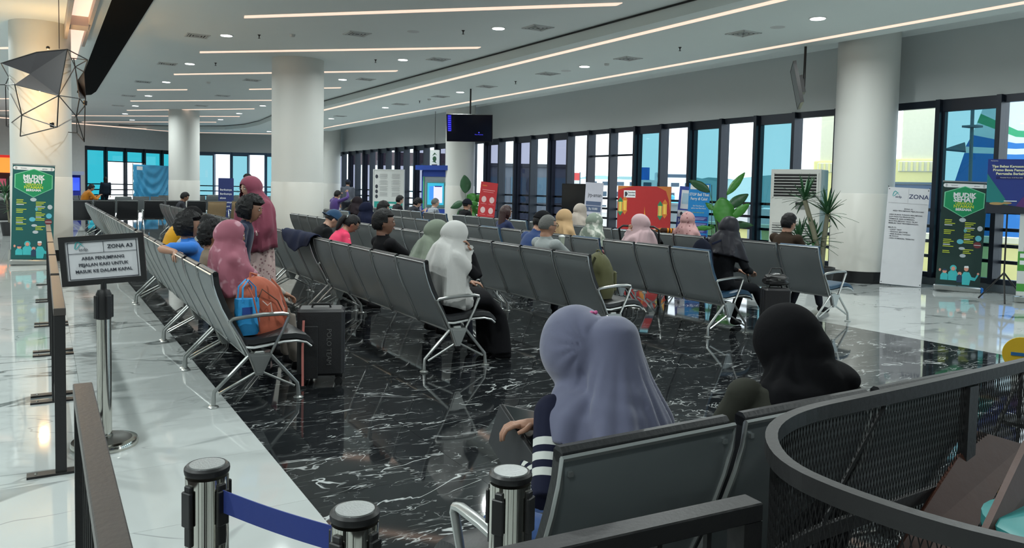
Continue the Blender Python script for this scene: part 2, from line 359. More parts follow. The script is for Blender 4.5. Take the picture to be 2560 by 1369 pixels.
# window bays
WN = [0]
MESH = {}
def bay(origin, ang, wdt, tint, door=False, frame=FRAME, rails=True, deep=.26):
    """one window bay: mullion, head and sill bars, glass panes and safety rails; local x runs along the wall, local y points outside"""
    WN[0] += 1; o = bpy.data.objects.new(('window_%d' if not door else 'window_%d') % WN[0], None); C.objects.link(o); o['kind'] = 'structure'
    o.location = (*origin, 0); o.rotation_euler = (0, 0, ang)
    key = (round(wdt, 3), tint, door, frame.name, rails)
    def part(nm, fn, m):
        k = key+(nm, m.name)
        if k not in MESH:
            b = MB(); fn(b); t = b.build(nm, m, o); MESH[k] = t.data
        else:
            t = bpy.data.objects.new(nm, MESH[k]); C.objects.link(t); t.parent = o
        return t
    H = HEAD; mw = .075
    part('mullion', lambda b: b.box((0, deep/2-.08, H/2+.06), (mw, deep, H-.12)), frame)
    hd = .20 if tint else .12
    part('head_bar', lambda b: b.box((wdt/2, .06, H-hd/2), (wdt-mw, .1, hd)), frame)
    part('sill_bar', lambda b: b.box((wdt/2, .06, .16), (wdt-mw, .1, .09)), frame)
    gx0, gx1 = mw/2+(.035 if tint else 0), wdt-mw/2-(.035 if tint else 0)
    if tint: part('sash_frame', lambda b: (b.box((mw/2+.018, .06, H/2), (.036, .07, H-.4)), b.box((wdt-mw/2-.018, .06, H/2), (.036, .07, H-.4))), frame)
    gm = {0: GCLEAR, 1: GCYAN, 2: GLAV, 3: GTEAL}[tint]
    if door:
        part('transom', lambda b: b.box((wdt/2, .05, 2.42), (wdt-mw, .08, .05)), frame)
        part('pane', lambda b: b.box((wdt/2, .08, 2.73), (wdt-mw, .008, .57)), gm)
        part('pane', lambda b: b.box(((gx0+gx1)/2, .08, 1.3), (gx1-gx0, .008, 2.19)), gm)
    else:
        part('pane', lambda b: b.box(((gx0+gx1)/2, .08, (H-hd+.2)/2), (gx1-gx0, .008, H-hd-.2)), gm)
    if rails:
        for z in (1.27, .99, .73, .47): part('safety_rail', lambda b: b.box((0, 0, 0), (wdt-mw, .05, .055)), frame).location = (wdt/2, .2, z)
    return o
ys = [(6.473+.965*(k-13))*X_W/12.8 for k in range(0, 52)]   # right wall mullion lines
for i, y in enumerate(ys):
    wd = .965*X_W/12.8
    if y > 42.2: break
    k = i-13
    t = 0
    if k % 2 == 0: t = 1 if y < 15 else 2
    door = k in (9, 10)
    if door: t = 0
    # local x along +Y, local y outward (+X): mirror by starting from the far side
    bay((X_W, y+wd), -PI/2, wd, t, door, frame=FRAME if y < 24 else FRAME)
def wall_bays(a, b, n, frame, tints, doors=(), skip=()):
    a = Vector((*a, 0)); b = Vector((*b, 0)); d = b-a; L = d.length/n; d.normalize(); an = math.atan2(d.y, d.x)
    for i in range(n):
        if i in skip: continue
        p = a+d*L*i; bay((p.x, p.y), an, L, tints[i % len(tints)], i in doors, frame=frame)
wall_bays(FB1, FB0, 8, FRAMEB, (0, 1))
wall_bays(FB2, FB1, 5, FRAME, (3, 3, 3, 3), (1, 2))
# columns -----------------------------------------------------------
def column(x, y, r, top, label, ln=0):
    t = thing('column', label, 'column', (x, y, 0), group='round white columns of the hall')
    MB().lathe([(r, 1.52), (r, top)], 56).build('shaft', COLP, t, True)
    MB().lathe([(r+.008, .2), (r+.008, 1.52), (r, 1.53)], 56).build('cladding', COLL, t, True)
    MB().lathe([(r+.012, 0), (r+.012, .2), (r, .205)], 56).build('plinth', BLK, t, True)
    return t
column(0.0, 16.75, .49, 4.3, 'thick round white column glowing warm behind the black wire sculpture')
column(5.02, 17.8, .575, 4.3, 'large round white column in the middle of the seating rows')
column(4.88, 33.4, .575, 4.3, 'round white column far back, ringed by a band of light')
column(12.30, 8.45, .50, 4.42, 'round white column with black base beside the white zone banner')
column(12.2, 23.6, .50, 4.42, 'round white column behind the hanging monitor')
column(12.3, 38.0, .55, 4.42, 'far round column at the corner of the window wall, daylight on its side')
# ceiling fittings ----------------------------------------------------
ORD = ['first', 'second', 'third', 'fourth', 'fifth', 'sixth', 'seventh', 'eighth', 'ninth', 'tenth', 'eleventh', 'twelfth', 'thirteenth']
def lamp(x, y, z, lab='round bright white ceiling downlight'):
    t = thing('downlight', lab, 'ceiling light', (x, y, z), group='round ceiling downlights')
    MB().lathe([(.105, -.014), (.105, -.002)], 20).build('diffuser', LAMP, t)
    MB().lathe([(.125, -.009), (.128, 0)], 20).build('trim_ring', WHITEP, t)
    l = bpy.data.lights.new('downlight_lamp', 'AREA'); l.shape = 'DISK'; l.size = .2; l.energy = LAMP_W; l.color = (.93, 1, .98); l.spread = math.radians(165)
    lo = bpy.data.objects.new('lamp', l); C.objects.link(lo); lo.parent = t; lo.location = (0, 0, -.03)
for x, ys_ in ((3.05, [3.3, 7.5, 11.6, 15.7, 20, 24.1, 28.4, 32.6, 36.8]), (6.9, [-1, 3.3, 7.6, 11.97, 16.2, 20.25, 24.6, 29.0, 32.95, 36.8]), (-1.6, [-1, 3, 6.5, 10, 14, 18, 22, 26, 32, 37]), (-5.0, [-1, 3, 7, 11, 15, 19, 25, 33]), (3.63, [40.3])):
    ln = {3.05: 'the line over the second seating row', 6.9: 'the line over the fourth seating row', -1.6: 'the added unseen line over white floor', -5.0: 'the added unseen farthest left line', 3.63: 'the far end of the hall'}[x]  # the leftmost lines are unseen lamps added to brighten the left side
    for k, y in enumerate(ys_): lamp(x, y, 4.3, 'round ceiling downlight, %s from the near end of %s' % (ORD[k], ln))
for k, y in enumerate((-3.6, 2.0, 7.63, 13.41, 19.12, 24.56, 30.22, 36, 40.1)): lamp(9.85, y, 4.1, 'round ceiling downlight, %s from the near end of the lowered window-side ceiling' % ORD[k])
def vent(x, y, z, lab='square white louvred air vent in the ceiling'):
    t = thing('air_vent', lab, 'vent', (x, y, z), rz=0, group='square ceiling air vents')
    f = MB(); 
    for s_ in (-1, 1): f.box((0, s_*.19, -.006), (.42, .03, .012)); f.box((s_*.19, 0, -.006), (.03, .42, .012))
    f.build('frame', WHITEP, t); MB().box((0, 0, -.001), (.36, .36, .002)).build('backing', BLKP, t)
    l = MB()
    for k in (.05, .10, .15):
        for s_ in (-1, 1): l.box((0, s_*k, -.01), (2*k, .018, .008)); l.box((s_*k, 0, -.01), (.018, 2*k, .008))
    l.build('louvre', WHITEP, t)
V0 = [(2.59, 16.09), (5.04, 13.99), (7.43, 11.51), (2.6, 20.36), (2.49, 24.51), (7.51, 15.66), (7.39, 19.81), (4.95, 22.04), (5.06, 26.66), (5.08, 30.72), (2.5, 28.9), (2.5, 33)]
for k, p in enumerate(sorted(V0, key=lambda q: q[1]-q[0]*.6)): vent(*p, 4.3, 'square ceiling air vent over the seats, %s counting away from the camera' % ORD[k])
for k, p in enumerate([(9.83, 9.04), (9.93, 12.08), (9.83, 14.77), (9.85, 17.63), (9.9, 20.46), (9.82, 23.23), (9.76, 28.9)]): vent(*p, 4.1, 'square air vent in the lowered window-side ceiling, %s from the near end' % ORD[k])
NS = [0, 0]
def smoke(x, y, z):
    NS[0] += 1; t = thing('smoke_detector', 'small white ceiling smoke detector, %s' % ['above the middle column', 'left of the middle column', 'right of the middle column', 'nearest on the lowered ceiling', 'second on the lowered ceiling'][NS[0]-1], 'detector', (x, y, z), group='small ceiling detectors')
    MB().lathe([(.035, -.045), (.05, -.03), (.055, 0)], 16).build('body', WHITEP, t, True)
def sprink(x, y, z):
    NS[1] += 1; t = thing('sprinkler', 'small metal sprinkler head, %s' % ['near the leftmost near downlight', 'at the top centre left of a bright downlight', 'above the second light slot end', 'left above the middle column', 'on the lowered ceiling above the centre', 'nearest on the lowered ceiling', 'farthest on the lowered ceiling'][NS[1]-1], 'sprinkler', (x, y, z), group='ceiling sprinkler heads')
    MB().lathe([(.004, -.07), (.022, -.068), (.022, -.062), (.006, -.06), (.012, -.02), (.03, -.004), (.03, 0)], 12).build('body', BLKM, t, True)
for px, py in [(731, 86), (521, 205), (1190, 205)]: p = at(px, py, Z=4.3); smoke(p.x, p.y, 4.3)
for px, py in [(1073, 247), (1517, 159)]: p = at(px, py, Z=4.1); smoke(p.x, p.y, 4.1)
for px, py in [(648, 87), (1158, 76), (939, 149), (539, 157)]: p = at(px, py, Z=4.3); sprink(p.x, p.y, 4.3)
for px, py in [(1289, 203), (1700, 118), (1049, 252)]: p = at(px, py, Z=4.1); sprink(p.x, p.y, 4.1)
for i, (px, py, z) in enumerate([(1033, 79, 4.3), (1944, 68, 4.1), (1415, 177, 4.1)]):
    p = at(px, py, Z=z); t = thing('ceiling_speaker', 'flat round ceiling speaker grille, '+['in the upper ceiling at top centre', 'nearest in the lowered ceiling', 'farther one in the lowered ceiling'][i], 'speaker', p, group='flat round ceiling speakers')
    MB().lathe([(.10, -.006), (.11, -.004), (.115, 0)], 24).build('grille', WHITEP, t, True)
# ------------------------------------------------------------------ row seating
# local frame: x = the way the sitter faces, y = along the row, origin on the floor under the first rear foot
PROF = [(-.012, .885), (-.004, .82), (.018, .745), (.052, .655), (.092, .575), (.135, .485), (.172, .405), (.205, .335), (.225, .315)]
SEATP = [(.20, .395), (.26, .388), (.36, .398), (.46, .412), (.55, .412), (.62, .395), (.655, .365)]
def strip_solid(b, prof, th, y0, y1, round_top=False):
    """sheet following an x-z profile, th thick towards the sitter"""
    P = [Vector((x, 0, z)) for x, z in prof]; N = []
    for i, p in enumerate(P):
        d = (P[min(i+1, len(P)-1)]-P[max(i-1, 0)]).normalized(); N.append(Vector((-d.z, 0, d.x)) if False else Vector((-d.z, 0, d.x)))
    rings = []
    for p, n in zip(P, N):
        q = p+n*th; rings.append([Vector((p.x, y0, p.z)), Vector((p.x, y1, p.z)), Vector((q.x, y1, q.z)), Vector((q.x, y0, q.z))])
    b.loft(rings)
SW = .60
def m_shell():
    b = MB(); strip_solid(b, PROF, .006, .022, SW-.022); return b
def m_rim():
    b = MB(); pts = [(x-.004, .022, z) for x, z in PROF[::-1]]+[(x-.004, SW-.022, z) for x, z in PROF]
    b.tube(pts, .008, 6, closed=True)
    for y in (.05, SW-.05):
        for z, x in ((.845, -.012), (.36, .19)): b.box((x, y, z), (.008, .012, .012))
    return b
def m_pad():
    b = MB(); pr = [(x+.008, z) for x, z in PROF[:-1]]; pr[0] = (-.004, .893); strip_solid(b, pr, .034, .03, SW-.03)
    b.tube([(.012, .03, .888), (.012, SW-.03, .888)], .02, 8); return b
def m_seat():
    b = MB(); strip_solid(b, SEATP, -.008, .022, SW-.022); b.tube([(x, .022, z-.01) for x, z in SEATP], .009, 6); b.tube([(x, SW-.022, z-.01) for x, z in SEATP], .009, 6); return b
def m_seatpad():
    b = MB(); rings = []
    for x, z in SEATP:
        rings.append([Vector((x, y, z+.008+(.0 if i in (0, 7) else .034 if i in (1, 6) else .044))) for i, y in enumerate((.03, .034, .06, .16, SW-.16, SW-.06, SW-.034, SW-.03))])
    rings = [[Vector((r[0].x-.004 if k == 0 else r[0].x+.0, p.y, p.z)) for p in r] for k, r in enumerate(rings)]
    last = [Vector((p.x+.016, p.y, min(p.z, rings[-1][0].z+.012))) for p in rings[-1]]
    b.loft(rings+[last]); return b
def flatbar(b, a, c, w0=.034, w1=.024, th=.03):
    a = Vector(a); c = Vector(c); b.tube([a, c], [w0*.62, w1*.62], 4, up=(0, 1, 0), flat=.8)
def m_leg(front):
    b = MB()
    if not front:
        b.tube([(.222, 0, .325), (.0, 0, .105), (-.004, 0, .02)], [.0125, .0125, .015], 8, up=(0, 1, 0)); b.tube([(.262, 0, .205), (.03, 0, .088)], .0095, 8)
        fx = -.004
    else:
        b.tube([(.372, 0, .32), (.555, 0, .105), (.564, 0, .02)], [.012, .012, .015], 8, up=(0, 1, 0)); b.tube([(.318, 0, .205), (.535, 0, .088)], .009, 8)
        fx = .564
    return b
def m_foot(): return MB().lathe([(.034, 0), (.036, .006), (.03, .012), (.01, .018), (.01, .03)], 18)
def m_hub():
    b = MB(); b.prism([(.214, -.018, .345), (.378, -.018, .335), (.312, -.018, .19), (.27, -.018, .19)], (0, .036, 0)); 
    b.prism([(.234, -.022, .328), (.358, -.022, .320), (.305, -.022, .205), (.277, -.022, .205)], (0, .044, 0)); return b
def m_arm():
    b = MB(); pts = [(.222, 0, .335), (.16, 0, .46), (.106, 0, .555), (.104, 0, .572), (.118, 0, .584), (.20, 0, .594), (.32, 0, .603), (.45, 0, .602), (.485, 0, .594), (.492, 0, .576), (.45, 0, .48), (.372, 0, .335)]
    b.tube(pts, [.013, .015, .016, .016, .016, .018, .019, .018, .016, .015, .013, .013], 8, up=(0, 1, 0), flat=.8)
    return b
_PM = {}
def shared(key, fn, m, parent, name, loc=(0, 0, 0), smooth=True):
    k = (key, m.name)
    if k not in _PM:
        o = fn().build(name, m, parent, smooth); _PM[k] = o.data
    else:
        o = bpy.data.objects.new(name, _PM[k]); C.objects.link(o); o.parent = parent
    o.location = loc; return o
def bench(x, y, n, label, rz=0, group='grey metal row seats', pad=LEATH, arms=(0, -1), shell=SHELL, extra=(), tan=()):
    t = thing('row_seating', label, 'seating', (x, y, 0), rz, group)
    for i in range(n):
        sm = mat('tan_plastic', (.42, .30, .17), .5) if i in tan else shell
        s_ = shared('shell', m_shell, sm, t, 'backrest', (0, i*SW, 0)); shared('rim', m_rim, RIM, s_, 'rim'); shared('pad', m_pad, pad if i not in extra else LEATHB, s_, 'back_pad')
        q = shared('seat', m_seat, RIM, t, 'seat', (0, i*SW, 0)); shared('seatpad', m_seatpad, pad if i not in extra else LEATHB, q, 'seat_pad')
    MB().box((.295, n*SW/2, .335), (.07, n*SW-.02, .035), bev=.006).build('beam', ALU, t)
    for i in range(n): shared('bracket', lambda: MB().box((.30, .3, .372), (.14, .36, .04)), BLKM, t, 'bracket', (0, i*SW, 0), False)
    fr = [0, n]
    if n >= 4: pass
    for k, i in enumerate(fr):
        yy = i*SW+(.0 if i == 0 else 0)+(.012 if i == 0 else -.012)
        for front in (0, 1):
            l = shared('leg%d' % front, lambda: m_leg(front), ALU, t, 'leg', (0, yy, 0)); shared('foot', m_foot, ALU, l, 'foot', (.564 if front else -.004, 0, 0))
        shared('hub', m_hub, ALU, t, 'hub_plate', (0, yy, 0)); shared('arm', m_arm, ALU, t, 'armrest', (0, yy, 0))
    return t
RX = {1: .965, 2: 2.63, 3: 4.29, 4: 5.87, 5: 7.60}
def row(r, units, name, **kw):
    out = []
    ords = ['nearest', 'second', 'third', 'fourth', 'fifth', 'sixth', 'seventh', 'eighth']
    for i, (y, n) in enumerate(units):
        out.append(bench(RX[r], y, n, 'grey %d-seat bench, %s unit from the near end of the %s' % (n, ords[i], name), **kw))
    return out
row(1, [(5.35, 2), (6.60, 2), (7.86, 4), (10.42, 4), (12.9, 4), (15.4, 4), (17.9, 4), (20.4, 4)], 'leftmost row')
row(2, [(5.64, 5), (8.80, 3), (10.74, 3), (12.7, 4), (15.2, 4), (17.7, 4), (20.2, 3)], 'second row from the left')
row(3, [(5.67, 4), (8.20, 4), (10.66, 4), (13.3, 4), (18.9, 3)], 'third row from the left')
row(4, [(5.72, 3), (7.58, 4), (10.04, 4), (12.5, 4), (16.7, 3)], 'fourth row from the left', extra=(0,))
row(5, [(5.72, 5), (8.9, 5), (12.0, 5), (15.3, 2), (16.62, 3), (18.5, 2)], 'row nearest the windows', extra=(0,))
bench(.985+.6*3, 1.435, 3, 'grey metal bench in the foreground under the two veiled women', rz=PI/2)
DARKS = mat('dark_seat_shell', (.022, .024, .027), .3)
for k, (x, y, n, tan) in enumerate([(-.1, 25.3, 4, ()), (2.45, 25.3, 4, ()), (5.0, 25.6, 4, (0,)), (7.6, 26.0, 4, (3, 2))]):
    bench(x, y, n, 'dark cross-row bench behind the long rows, %s' % ['leftmost unit', 'second unit from the left', 'third unit with a tan back', 'rightmost unit with two tan backs'][k], rz=PI/2, shell=DARKS, group='dark cross row seats', tan=tan)
for k, (x, y, n) in enumerate([(6.4, 34, 4), (9.0, 34.2, 4), (11.4, 36.5, 4), (8.8, 37.5, 4), (4.0, 31.5, 3)]):
    bench(x, y, n, 'distant grey bench at the far end of the hall, %s' % ['beside the far column', 'right of the far column', 'nearest the corner windows', 'behind the other far benches', 'left of the far column'][k], rz=PI/2+.25*(k-2)*.3, group='distant grey benches')
bench(.9, 31.5, 4, 'distant bench facing sideways below the far teal windows', rz=-.35, group='distant grey benches')
# ------------------------------------------------------------------ queue posts
def stanchion(x, y, label, top=.9, rz=0, belt_dir=None):
    t = thing('queue_post', label, 'queue post', (x, y, 0), rz)
    MB().lathe([(.0, .012), (.165, .012), (.168, .004), (.165, 0)] [::-1], 40).build('base_rubber', BLKP, t)
    MB().lathe([(.172, 0), (.174, .02), (.168, .034), (.150, .038)], 48).build('base_ring', CHROME, t, True)
    MB().lathe([(.150, .037), (.06, .046), (.036, .052)], 40).build('base_disc', mat('base_plate_dark', (.05, .055, .05), .35, .6), t, True)
    MB().lathe([(.042, .045), (.0425, .06), (.0375, .065), (.0375, top-.17), (.0375, top-.16)], 32).build('pole', CHROME, t, True)
    return t
def post_head(t, top, clip=True, ang=0):
    R = Matrix.Rotation(ang, 4, 'Z')
    MB().lathe([(.041, top-.20), (.044, top-.198), (.044, top-.025)], 36).build('cassette', CHROME, t, True)
    cp = MB().lathe([(.0455, top-.018), (.0465, top-.012), (.046, top-.006), (.041, top-.001), (.037, top-.003)], 36).build('cap_ring', BLKP, t, True)
    MB().lathe([(.037, top-.006), (.036, top+.0), (.0, top+.0005)], 30).build('cap_disc', mat('brushed_lid', (.42, .44, .44), .35, .7, bump=.3, scale=30), t)
    for a in (PI/2, PI, 0, -PI/2):
        b = MB(); T = R @ Matrix.Rotation(a, 4, 'Z')
        b.box((.046, 0, top-.10), (.008, .020, .13), T, bev=.002); b.box((.050, 0, top-.085), (.008, .028, .075), T, bev=.002); b.build('clip', BLKP, t)
    s = MB()
    for a in (.8, -.8, 2.4): s.ell((.044*math.cos(a), .044*math.sin(a), top-.045), (.003, .003, .003), 8, 5)
    s.build('screw', CHROME, t, True)
sa, sb_, sc_ = (.296, 1.722), (.492, 1.352), (.848, 1.382)
pA = stanchion(*sa, 'polished queue post at the bottom left from which the blue belt runs', .9); post_head(pA, .9, ang=math.atan2(sb_[1]-sa[1], sb_[0]-sa[0]))
pB = stanchion(*sb_, 'polished queue post at the lower end of the blue belt, cut by the frame', .9); post_head(pB, .9, ang=math.atan2(sb_[1]-sa[1], sb_[0]-sa[0]))
pC = stanchion(*sc_, 'polished queue post beside the blue jeans and the bench corner', .9); post_head(pC, .9, ang=.5)
def belt(a, b_, z0, z1):
    a = Vector((*a, 0)); b_ = Vector((*b_, 0)); d = (b_-a).normalized(); n = Vector((-d.y, d.x, 0))*.0012
    a = a+d*.046; b_ = b_-d*.046; q = MB(); rings = []
    for i in range(13):
        t_ = i/12; p = a.lerp(b_, t_); sag = -.004*math.sin(PI*t_)
        rings.append([p-n+Vector((0, 0, z0+sag)), p+n+Vector((0, 0, z0+sag)), p+n+Vector((0, 0, z1+sag)), p-n+Vector((0, 0, z1+sag))])
    q.loft(rings); o = q.build('belt', cloth('belt_blue', (30, 52, 128), .7), pA)
    o.matrix_parent_inverse = Matrix.Translation(-Vector((*sa, 0))); return o
belt(sa, sb_, .805, .853)
# sign on its post
p = at(262, 1112, Z=0); st = stanchion(p.x, p.y, 'polished queue post carrying the framed ZONA A3 sign', .88, rz=0)
MB().lathe([(.0335, .70), (.0335, .715)], 24).build('collar', CHROME, st, True)
h = MB(); h.lathe([(.036, .715), (.04, .73), (.04, .86), (.03, .885), (.016, .89), (.014, .93)], 24)
h.build('head', BLKP, st, True)
for a in (0, 1, 2, 3):
    b = MB(); b.box((.044, 0, .79), (.016, .026, .13), Matrix.Rotation(a*PI/2+.5, 4, 'Z'), bev=.003); b.build('clip', BLKP, st)
sg = bpy.data.objects.new('sign_panel', None); C.objects.link(sg); sg.parent = st; sg.location = (0, 0, 1.055)
dv = math.atan2(-p.x, p.y); sg.rotation_euler = (0, math.radians(-4.2), math.radians(-14))
WS, HS = .475, .305; sg.scale = (.90, 1, .90)
def frame_box(w_, h_, t_, d_, m, parent, name='frame'):
    b = MB()
    for s_ in (-1, 1): b.box((s_*(w_-t_)/2, 0, 0), (t_, d_, h_)); b.box((0, 0, s_*(h_-t_)/2), (w_-2*t_, d_, t_))
    return b.build(name, m, parent)
frame_box(WS, HS, .032, .022, BLKP, sg)
MB().box((0, .004, 0), (WS-.05, .008, HS-.05)).build('sign_face', PAPER, sg)
l = MB()
for c_, d_ in (((0, 0, .113), (.386, .002, .0025)), ((0, 0, -.113), (.386, .002, .003)), ((-.192, 0, 0), (.003, .002, .228)), ((.192, 0, 0), (.003, .002, .228)), ((0, 0, .045), (.384, .002, .002)), ((.006, 0, .08), (.002, .002, .068))): l.box((c_[0], -.003, c_[2]), d_)
l.build('ruled_lines', INK, sg)
TEALP = mat('logo_teal', (.05, .35, .36), .5); GREYT = mat('letter_grey', (.10, .11, .13), .6); NAVYT = mat('letter_navy', (.02, .03, .10), .6)
def asdp_logo(par, x, z, s_, y=-.005):
    t = MB(); pts = [Vector((x+s_*a, y, z+s_*b_)) for a, b_ in [(.62, .05), (.35, .22), (.02, .62), (-.22, .78), (-.42, .62), (-.55, .2), (-.62, -.1), (-.5, -.22), (-.3, -.1), (-.05, .25), (.2, .5), (.45, .6)]]
    t.tube(pts, [s_*k for k in (.01, .04, .07, .08, .075, .07, .05, .05, .06, .06, .04, .01)], 6, up=(0, 1, 0), flat=1)
    for i in range(len(t.v)): t.v[i].y = y+(t.v[i].y-y)*.04
    t.build('logo', TEALP, par); text('asdp', x+s_*.42, z-s_*.30, s_*.62, NAVYT if s_ > .07 else GREYT, par, y, bold=.0)
asdp_logo(sg, -.125, .083, .045)
text('ZONA A3', .10, .078, .033, INK, sg, bold=.0006)
for i, s_ in enumerate(['AREA PENUMPANG', 'PEJALAN KAKI UNTUK', 'MASUK KE DALAM KAPAL']): text(s_, 0, .012-.040*i, .0275, INK, sg, bold=.0005)
# ------------------------------------------------------------------ low barriers
def barrier(x, y0, y1, label, h=.85, m=BROWNM, rz=0, feet=True, grp='low metal barriers'):
    t = thing('low_barrier', label, 'barrier', (x, y0, 0), rz, grp); L = y1-y0
    MB().box((0, L/2, h-.02), (.055, L, .04), bev=.003).build('top_rail', m, t)
    for y in (.025, L-.025): MB().box((0, y, (h-.04)/2), (.05, .05, h-.04)).build('post', BLKM, t)
    MB().box((0, L/2, .12), (.03, L-.1, .04)).build('bottom_rail', BLKM, t)
    n = max(2, int(L/.12)); b = MB()
    for i in range(1, n): b.box((0, i*L/n, (h+.08)/2), (.012, .012, h-.16))
    b.build('bars', BLKM, t)['kind'] = 'stuff'
    if feet:
        for y in (.025, L-.025):
            f = MB().box((-.0, y, .006), (.30, .07, .012)).build('foot_plate', BLKM, t); MB().ell((-.11, y, .012), (.008, .008, .006), 8, 4).build('bolt', CHROME, f)
    return t
names = ['nearest to the camera, its rail leaving the frame', 'second from the camera with a dark near post', 'third from the camera beside the white floor', 'fourth from the camera', 'fifth from the camera', 'farthest one beside the white column']
for (y0, y1), nm in zip([(1.2, 2.80), (4.48, 6.02), (6.16, 7.62), (7.74, 9.14), (9.27, 10.95), (11.1, 12.72)], names):
    x = .105 if y0 < 3 else .07+.0*y0
    barrier(x, y0, y1, 'low brown metal barrier at left, '+nm)
a = at(1250, 1369, Z=.85); b2 = at(1868, 1236, Z=.85); d = (b2-a); ln = d.length
ang = math.atan2(d.y, d.x); 
tb = barrier(0, 0, ln+.55, 'black metal barrier frame close to the camera in front of the grey seat backs', m=BLKM, grp='low metal barriers')
tb.rotation_euler = (0, 0, ang-PI/2); s0 = b2-d.normalized()*(ln+.55); tb.location = (s0.x, s0.y-.02, 0)
# ------------------------------------------------------------------ curved mesh fence
fpath = []
for q in [(3.6, 1.26), (2.63, 1.215), (2.12, 1.19), (1.74, 1.18), (1.52, 1.175), (1.37, 1.13), (1.26, 1.05), (1.18, .94), (1.165, .81), (1.185, .66), (1.226, .556), (1.31, .38), (1.42, .18)]: fpath.append(Vector((*q, 0)))
def smooth_path(P, it=2):
    for _ in range(it):
        Q = [P[0]]
        for a, b in zip(P, P[1:]): Q += [a.lerp(b, .25), a.lerp(b, .75)]
        P = Q+[P[-1]]
    return P
fpath = smooth_path(fpath, 2)
cum = [0]
for a, b in zip(fpath, fpath[1:]): cum.append(cum[-1]+(b-a).length)
def fp(s_):
    s_ = max(0, min(cum[-1]-1e-6, s_)); i = next(k for k in range(1, len(cum)) if cum[k] > s_)
    return fpath[i-1].lerp(fpath[i], (s_-cum[i-1])/(cum[i]-cum[i-1]))
t = thing('mesh_fence', 'curved black fence of expanded metal mesh at the lower right', 'fence')
def rail(z, w_, h_, name):
    b = MB(); rings = []
    for i, p in enumerate(fpath):
        d = (fpath[min(i+1, len(fpath)-1)]-fpath[max(i-1, 0)]).normalized(); n = Vector((-d.y, d.x, 0))*w_/2
        rings.append([p-n+Vector((0, 0, z-h_)), p+n+Vector((0, 0, z-h_)), p+n+Vector((0, 0, z)), p-n+Vector((0, 0, z))])
    b.loft(rings); return b.build(name, BLKM, t)
rail(1.0, .025, .034, 'top_rail'); rail(.70, .014, .035, 'middle_rail'); rail(.12, .02, .04, 'bottom_rail')
for s_ in (1.32, 2.9, .1, cum[-1]-.02):
    p = fp(s_); q = fp(s_+.01); an = math.atan2((q-p).y, (q-p).x); MB().box((0, 0, .48), (.05, .026, .96), Matrix.Translation(p) @ Matrix.Rotation(an, 4, 'Z')).build('post', BLKM, t)
b = MB(); pitch = .0135; slope = .0135/.052; n_ = int(cum[-1]/pitch)
for i in range(-16, n_+16):
    for sg_ in (1, -1):
        for (za, zb, seg) in ((.14, .98, 9),):
            pts = []
            for k in range(seg+1):
                z = za+(zb-za)*k/seg; s_ = i*pitch+sg_*(z-.14)*slope
                if 0 < s_ < cum[-1]: pts.append(fp(s_)+Vector((0, 0, z)))
            if len(pts) > 1: b.tube(pts, .0013, 3, cap=False)
b.build('mesh_strands', BLKM, t)['kind'] = 'stuff'
for s0_, s1_, za, zb in ((1.75, 2.1, .96, .55), (.98, 1.22, .97, .70), (3.0, 3.2, .6, .2)):
    MB().tube([fp(s0_+(s1_-s0_)*k/8)+Vector((0, 0, za+(zb-za)*k/8+.02*math.sin(k/8*PI))) for k in range(9)], .006, 6).build('cable', BLKP, t, True)
WOOD = mat('red_brown_wood', (.065, .022, .013), .45, scale=3, var=.3, bump=.1)
def board(label, pts_px, D, th, name='wooden_board'):
    P = [at(x, y, D=dd) for (x, y), dd in zip(pts_px, D)]
    n = (P[1]-P[0]).cross(P[2]-P[0]).normalized()*th; b = MB(); b.prism(P, n)
    o = b.build(name, WOOD); tag(o, label, 'board', 'wooden boards inside the mesh fence'); return o
board('red-brown wooden board leaning inside the mesh fence, the left one', [(2440, 1075), (2560, 1110), (2385, 1420), (2230, 1400)], [2.3, 2.35, 2.0, 1.95], .018)
board('red-brown wooden board leaning inside the mesh fence, the right one', [(2575, 1100), (2640, 1130), (2500, 1500), (2420, 1430)], [2.0, 2.05, 1.75, 1.7], .018)
p = at(2600, 1352, D=1.75); tl = thing('teal_stool', 'teal padded stool top inside the mesh fence at the lower right corner', 'stool', (p.x+.12, p.y, 0))
MB().lathe([(.15, p.z-.03), (.17, p.z-.02), (.17, p.z+.01), (.15, p.z+.02), (0, p.z+.022)], 28).build('seat', mat('teal_vinyl', (.04, .27, .27), .45), tl, True)
for a in range(4): MB().tube([(.12*math.cos(a*PI/2), .12*math.sin(a*PI/2), p.z-.03), (.16*math.cos(a*PI/2), .16*math.sin(a*PI/2), 0)], .012, 8).build('leg', BLKM, tl, True)
p = at(2556, 878, D=5.2); yt = thing('round_sign_stand', 'round yellow sign standing on the floor behind the mesh fence', 'sign', (p.x, p.y, 0), -PI/3)
b = MB(); T = Matrix.Translation((0, 0, p.z-.02)) @ Matrix.Rotation(PI/2, 4, 'X'); b.lathe([(.115, -.006), (.115, .006)], 36, T=T); b.build('disc', mat('sign_yellow', (.65, .42, .02), .5), yt)
MB().box((0, -.009, p.z-.02), (.13, .004, .022)).build('printed_bar', mat('sign_blue', (.02, .12, .3), .5), yt)
MB().tube([(0, 0, p.z-.13), (0, 0, .02)], .012, 10).build('pole', BLKM, yt, True); MB().lathe([(.12, 0), (.12, .015), (.02, .025)], 24).build('base', BLKM, yt, True)
